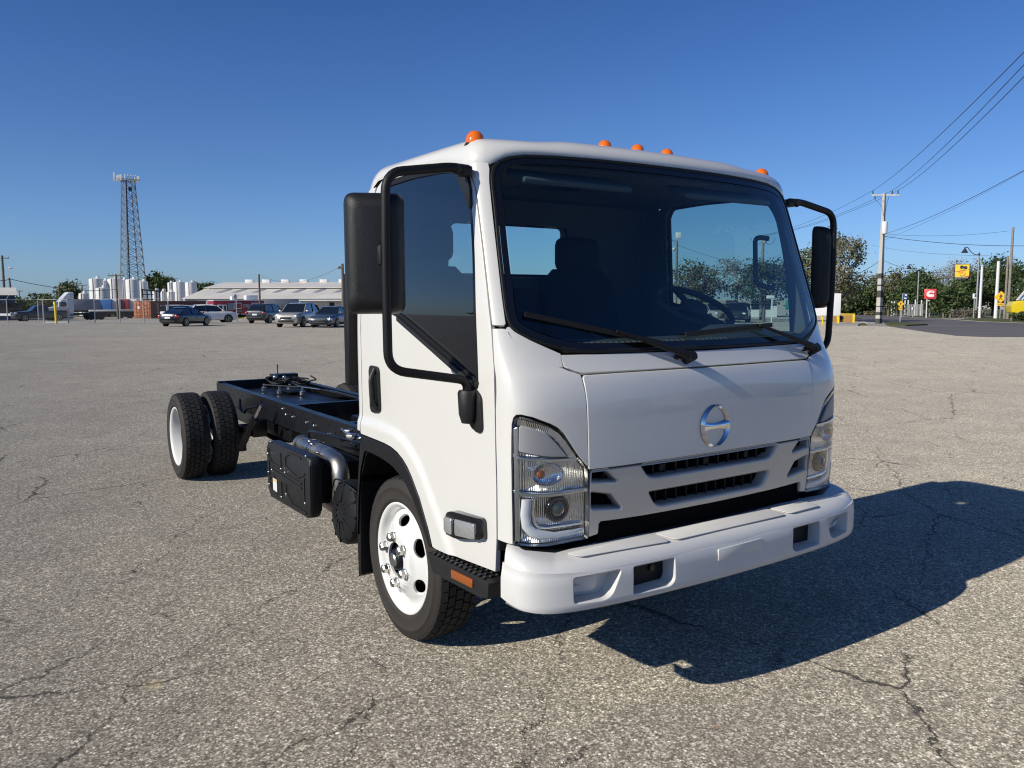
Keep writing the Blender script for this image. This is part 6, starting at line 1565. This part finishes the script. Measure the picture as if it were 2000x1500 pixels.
# grey fence, hydrant, hedge
fa,fb_,fc_=gat(1765,128),gat(1803,128),gat(1846,122)
FE=empty('slat_fence',fa,0,'grey slatted fence with wire wing below the red sign','fence')
sl_m=bpy.data.meshes.new('slat'); 
_s=MB().bx(-.10,.10,-.02,.02,.1,1.7); so_=_s.build('slat',B['slat'],FE,smooth=False); L_=(fb_-fa).length; dr=(fb_-fa).normalized(); ang=math.atan2(dr.y,dr.x)
for k in range(int(L_/.26)+1):
    o_=so_ if k==0 else link(so_.copy(),FE); o_.location=dr*(k*.26); o_.rotation_euler=(0,0,ang)
for p in (fb_,fb_.lerp(fc_,.33),fb_.lerp(fc_,.66),fc_): MB().cyl(p-fa,p-fa+Vector((0,0,2.05)),.05,8).build('post',B['steel'],FE)
for z in (.9,2.0): MB().cyl(fb_-fa+Vector((0,0,z)),fc_-fa+Vector((0,0,z)),.03,6).build('rail',B['steel'],FE)
MB().quad(fb_-fa+Vector((0,0,.1)),fc_-fa+Vector((0,0,.1)),fc_-fa+Vector((0,0,2.0)),fb_-fa+Vector((0,0,2.0))).build('mesh_panel',mesh_m,FE,smooth=False)
for i,(px,ty) in enumerate(((1742,589),(1747,589),(1752,588),(1768,587),(1774,586.5),(1781,585),(1788,585.5),(1800,586.5))):
    b=gat(px,131+3*(i%3)); h=hgt(px,ty,b); tag(MB().lathe([(.10,-.1),(.09,h),(0,h+.05)],8,Matrix.Translation(b)).build('white_pipe',B['signw'],None),['first','second','third','fourth','fifth','sixth','seventh','eighth'][i]+' white pipe from the left behind the slatted fence','pipe','white pipes behind the fence')
hy=gpt(1828,614.2); E=empty('fire_hydrant',hy,0,'yellow fire hydrant on the far verge','hydrant'); MB().lathe([(.17,0),(.17,.06),(.12,.08),(.11,.55),(.15,.58),(.13,.70),(.06,.80),(0,.83)],14).build('barrel',B['yel'],E); MB().bar((-.22,0,.48),(.22,0,.48),.11).build('outlet',B['yel'],E)
def hedge(px0,px1,ty,dist,key,label,seed):
    a,b=gat(px0,dist),gat(px1,dist); h=hgt((px0+px1)/2,ty,a); rnd=random.Random(seed); V=[];Fc=[];mi=[]; L=(b-a).length; E=empty('hedge',a,0,label,'hedge')
    for _ in range(int(L*420)):
        q=(b-a)*rnd.random()+axf*rnd.uniform(-.6,.6)+Vector((0,0,h*rnd.random()**.6*(.9+.2*rnd.random()))); d=Vector((rnd.gauss(0,1),rnd.gauss(0,1),rnd.gauss(0,1))).normalized(); e=d.cross(Vector((rnd.gauss(0,1),rnd.gauss(0,1),1))).normalized(); z=.16+.14*rnd.random()
        i=len(V); V+=[q-d*z*.5,q+e*z*.35,q+d*z*.5,q-e*z*.35]; Fc.append((i,i+1,i+2,i+3)); mi.append(rnd.randrange(3))
    me=bpy.data.meshes.new('foliage'); me.from_pydata(V,[],Fc); me.update()
    for mt in LEAF[key]: me.materials.append(mt)
    me.polygons.foreach_set('material_index',mi); link(bpy.data.objects.new('foliage',me),E)
    MB().bx(-.1,.1,-.1,.1,0,h*.5).build('stem',B['bark'],E); return E
hedge(1844,1858,603.5,112,'ever','dark clipped hedge right of the wire fence',31); hedge(1858,1924,606,110,'grey','low greyish hedge below the billboard',32); hedge(1978,2030,612,88,'ever','green shrubs before the yellow truck',33); hedge(1690,1735,608,140,'olive','yellowish shrubs along the bend of the road',34); hedge(1736,1764,592,128,'ever','dark bush behind the small crossing sign',35)
# yellow truck at the right edge
yt=gat(2026,97); E=empty('yellow_truck',yt,heading(-166,yt),'yellow truck with a white cab roof cut by the right edge','truck')
k_=ppm(yt); zt2=hgt(1995,575,yt)
MB().prism(rpoly([(-1.2,.75),(2.4,.75),(2.5,1.5),(2.3,1.9),(1.2,2.05),(-1.2,2.05)],.12),lambda u,v,t:Vector((u,t,v)),-1.05,1.05,.08).build('body',B['yroof'],E,angle=50)
MB().prism(rpoly([(-1.2,2.05),(1.55,2.05),(.95,2.95),(-1.2,2.95)],.08),lambda u,v,t:Vector((u,t,v)),-.95,.95,.05).build('windows',B['cglass'],E)
MB().prism(rpoly([(-1.25,2.93),(.98,2.93),(.9,3.1),(-1.25,3.1)],.04),lambda u,v,t:Vector((u,t,v)),-1.0,1.0,.04).build('roof',B['wht'],E)
for s in (1,-1): MB().bar((1.6,s*.98,2.05),(.98,s*.96,2.95),.10).build('pillar',B['wht'],E); MB().prism([(.2,1.2),(.9,1.2),(1.0,1.65),(.3,1.7)],lambda u,v,t:Vector((u,s*t,v)),1.051,1.062).build('door_graphic',B['oink'],E)
MB().bx(-6,-1.4,-1.2,1.2,1.0,3.4,.05).build('box_body',B['yroof'],E); trail_wheels(E,(1.5,-4.2),2.2,.48)
b=gpt(1975,625.5); E=empty('traffic_drum',b,0,'faded orange channel post by the wooden poles','marker'); MB().lathe([(.20,0),(.20,.06),(.13,.08),(.12,1.35),(.09,1.42),(0,1.43)],14).build('tube',B['orange'],E); MB().lathe([(.122,.95),(.125,.96),(.125,1.10),(.122,1.11)],14).build('band',B['signw'],E)
# trees on the right
TR='trees on the right'
def T2(name,px,dist,top,hw_px,low,key,nc,nl,ls,label,seed,cr,bark='bark',twig=0):
    b=gat(px,dist); k=ppm(b); H=hgt(px,top,b); lo=hgt(px,low,b); rz=(H-lo)/2
    return tree(name,b,H,hw_px/k,rz*.92,(H+lo)/2,key,nc,nl,ls,label,TR,trunk_h=max(.8,lo+.25*(H-lo)),cr=cr,bark=bark,seed=seed,twig=twig)
T2('street_tree',1636,78,440,58,606,'olive',80,42,.26,'half bare tree beside the far mirror',41,.75,'barkp',5)
T2('street_tree',1592,84,470,40,606,'oak',46,46,.28,'leafy tree glimpsed between cab and far mirror',42,.8)
T2('street_tree',1365,82,507,58,594,'olive',62,46,.26,'brownish tree left of centre through the windscreen',43,.75,'bark',3)
T2('street_tree',1438,84,496,40,590,'grey',44,26,.22,'sparse grey tree in the middle through the windscreen',44,.7,'barkp',6)
T2('street_tree',1492,78,506,58,598,'ever',66,50,.26,'leafy green tree seen through the driver window',45,.75)
T2('street_tree',1548,80,488,34,598,'olive',40,40,.26,'tree seen right of the grab handle',46,.7,'bark',4)
for i,(px,d,top,hw,low,key,bk,lab) in enumerate(((1685,122,545,34,612,'oak','bark','green tree left of the concrete pole'),(1722,130,533,36,612,'olive','bark','olive tree behind the concrete pole'),(1762,124,520,36,610,'olive','barkp','sparse olive tree behind the small crossing sign'),(1800,120,522,34,608,'ever','bark','green tree behind the second street lamp'),(1835,132,512,34,606,'grey','barkp','greyish tree left of the billboard'),(1868,128,494,30,600,'grey','barkp','tall bare pale tree behind the billboard'),(1905,126,503,40,606,'grey','barkp','greyish tree right of the billboard'),(1850,96,562,30,612,'ever','bark','dark evergreen bush below the billboard'),(1895,106,528,34,608,'ever','bark','dark evergreen behind the tall street lamp'),(1940,108,498,36,608,'ever','bark','tall dark evergreen behind the white posts'),(1985,104,502,38,608,'ever','bark','tall dark evergreen at the right edge'),(2030,100,505,40,608,'ever','bark','dark evergreen cut by the right edge'),(1660,118,566,26,612,'ever','bark','low dark tree left of the slim grey post'),(1775,112,560,26,610,'ever','bark','low dark tree behind the slatted fence'),(1820,114,556,28,610,'ever','bark','low dark tree behind the red sign'))):
    gb=key=='grey'
    T2('background_tree',px,d+26,top,hw*1.1,low,key,66 if not gb else 50,58 if not gb else 20,.42 if not gb else .30,lab,60+i,1.0,bk,0 if not gb else 8)
# poles, lamps and buildings seen through the cab
fl_=gat(1320,86); hf=hgt(1324,470,fl_); E=empty('floodlight_pole',fl_,heading(0,fl_),'pole with two floodlights seen through the windscreen','pole'); MB().tube([(0,0,0),(0,0,hf)],[.17,.12],10).build('pole',B['wood2'],E)
MB().tube(fillet([(0,0,hf-.3),(-.35,0,hf+.05),(-.75,0,hf+.12)],.2),.04,6).build('arm',B['steel'],E); MB().box((-.85,-.1,hf+.45),(.5,.45,.6),Matrix.Rotation(R(25),3,'Y'),.06).build('floodlight',B['wht'],E); MB().box((.15,-.1,hf+.5),(.6,.4,.65),None,.06).build('floodlight',B['wht'],E); MB().sphere((-.28,0,hf-.85),.18,10,8).build('lamp_globe',B['wht'],E)
ub=gat(1487,90); hu=hgt(1490,460,ub); E=empty('utility_pole',ub,0,'pole with curled wires seen through the driver window','pole',None); MB().tube([(0,0,0),(0,0,hu)],[.19,.14],10).build('pole',B['wood2'],E); MB().lathe([(.2,-.3),(.2,.2),(0,.25)],12,Matrix.Translation((.2,0,hu-.5))).build('pole_top_box',B['steel'],E)
for s in (-1,1): MB().tube([Vector((0,0,hu-.6)),Vector((0,0,hu-.95))+ad*s*.6,Vector((0,0,hu-.7))+ad*s*1.1,Vector((0,0,hu-.2))+ad*s*1.3],.02,5).build('curled_wire',B['wire'],E)
shed('white_building',1395,1515,593,588,112,B['wallw'],B['wallg'],'low white building seen through the driver window')
shed('white_building',1330,1362,598,596,105,B['wallw'],B['wallw'],'small white building behind the steering wheel')
car('suv',gat(1442,74),-95,B['charcoal'],'suv','dark car seen through the windscreen above the dashboard','cars beyond the truck')
car('suv',gat(1390,78),-60,B['champ'],'suv','pale car seen through the steering wheel','cars beyond the truck')
E,z0,z1,w,o=boardsign('white_gantry_sign',1497,1512,577,583,600,B['signw'],'white board sign on a white post through the driver window',dist=70,post=[.2],pm='signw')
E,z0,z1,w,o=boardsign('green_sign',1534,1541,586,604,606,B['signg'],'green road sign seen by the far windscreen edge',dist=72)
# power lines
RW='power lines on the right'
nxt=[at(2085,y,23) for y in (15,35,62)]
for i,(a,b) in enumerate(zip((ins[0],ins[1],ins[2]),(nxt[0],nxt[1],nxt[2]))): wire(a,b,.35,.013,['left one of the three lines rising from the concrete pole to the top right','middle one of the three lines rising from the concrete pole to the top right','right one of the three lines rising from the concrete pole to the top right'][i],RW)
tops=[ub+Vector((0,0,hu))+ad*t for t in (-.3,.0,.3)]
for i in range(3): wire(ins[i],tops[i],.5,.013,['left line from the concrete pole back to the pole behind the cab','middle line from the concrete pole back to the pole behind the cab','right line from the concrete pole back to the pole behind the cab'][i],RW)
cpz=lambda py:cp+Vector((0,0,hgt(1722,py,cp)))
wire(cpz(458),at(2060,300,34),.3,.013,'line rising from below the transformer to the right edge',RW); wire(cpz(470),at(2060,300,60),.3,.008,'thin upper line running to the right edge',RW)
wire(cpz(457),at(1970,451,74),.25,.010,'thin level line to the tall wooden pole',RW); wire(cpz(461),at(2060,479,70),.3,.020,'thick dark level line to the right edge',RW); wire(at(1970,500,74),at(1700,478,130),.4,.012,'faint level line behind the lamp posts',RW)
wire(cpz(507),at(1630,549,80),.3,.018,'low dark line from the concrete pole to the left',RW); wire(cpz(507),at(1962,503,74),1.1,.014,'low sagging line from the concrete pole to the right',RW)
wire(fl_+Vector((0,0,hf-.4)),ub+Vector((0,0,hu*.62)),.3,.014,'sagging line between the two poles seen through the cab',RW)
# wood that closes the view behind the viewer; the paint and the glass mirror it
def wood():
    rnd=random.Random(77); V=[];Fc=[];mi=[]
    for k in range(420):
        a=YAW+math.pi+rnd.uniform(-2.0,2.0); d=rnd.uniform(150,190); c=CAM+Vector((math.cos(a)*d,math.sin(a)*d,0)); z0=gz(c.x,c.y); H=rnd.uniform(4,8.5)
        for _ in range(34):
            q=Vector((c.x+rnd.gauss(0,2.6),c.y+rnd.gauss(0,2.6),z0+H*rnd.random()**.7)); u=Vector((rnd.gauss(0,1),rnd.gauss(0,1),rnd.gauss(0,1))).normalized(); w_=u.cross(Vector((rnd.gauss(0,1),1,rnd.gauss(0,1)))).normalized(); z=rnd.uniform(.9,1.8)
            i=len(V); V.extend([q-u*z*.5,q+w_*z*.35,q+u*z*.5,q-w_*z*.35]); Fc.append((i,i+1,i+2,i+3)); mi.append(rnd.randrange(3))
    me=bpy.data.meshes.new('distant_wood'); me.from_pydata(V,[],Fc); me.update()
    for mt in LEAF['ever']: me.materials.append(mt)
    me.polygons.foreach_set('material_index',mi)
    tag(link(bpy.data.objects.new('distant_wood',me)),'far-off dark wood that only the paint and glass mirror','trees',kind='stuff')
wood()
# vehicles parked beyond the frame, mirrored in the front panel
car('pickup',Vector((13.0,8.0,gz(13,8))),75,B['charcoal'],'pickup','dark pickup mirrored in the front panel of the white truck','mirrored vehicles',cat='pickup')
car('suv',Vector((17.5,6.0,gz(17,6))),100,B['champ'],'suv','pale suv mirrored in the front panel of the white truck','mirrored vehicles')
car('van',Vector((13.5,15.5,gz(13,15))),20,B['charcoal'],'van','dark van mirrored in the front panel of the white truck','mirrored vehicles',cat='van')
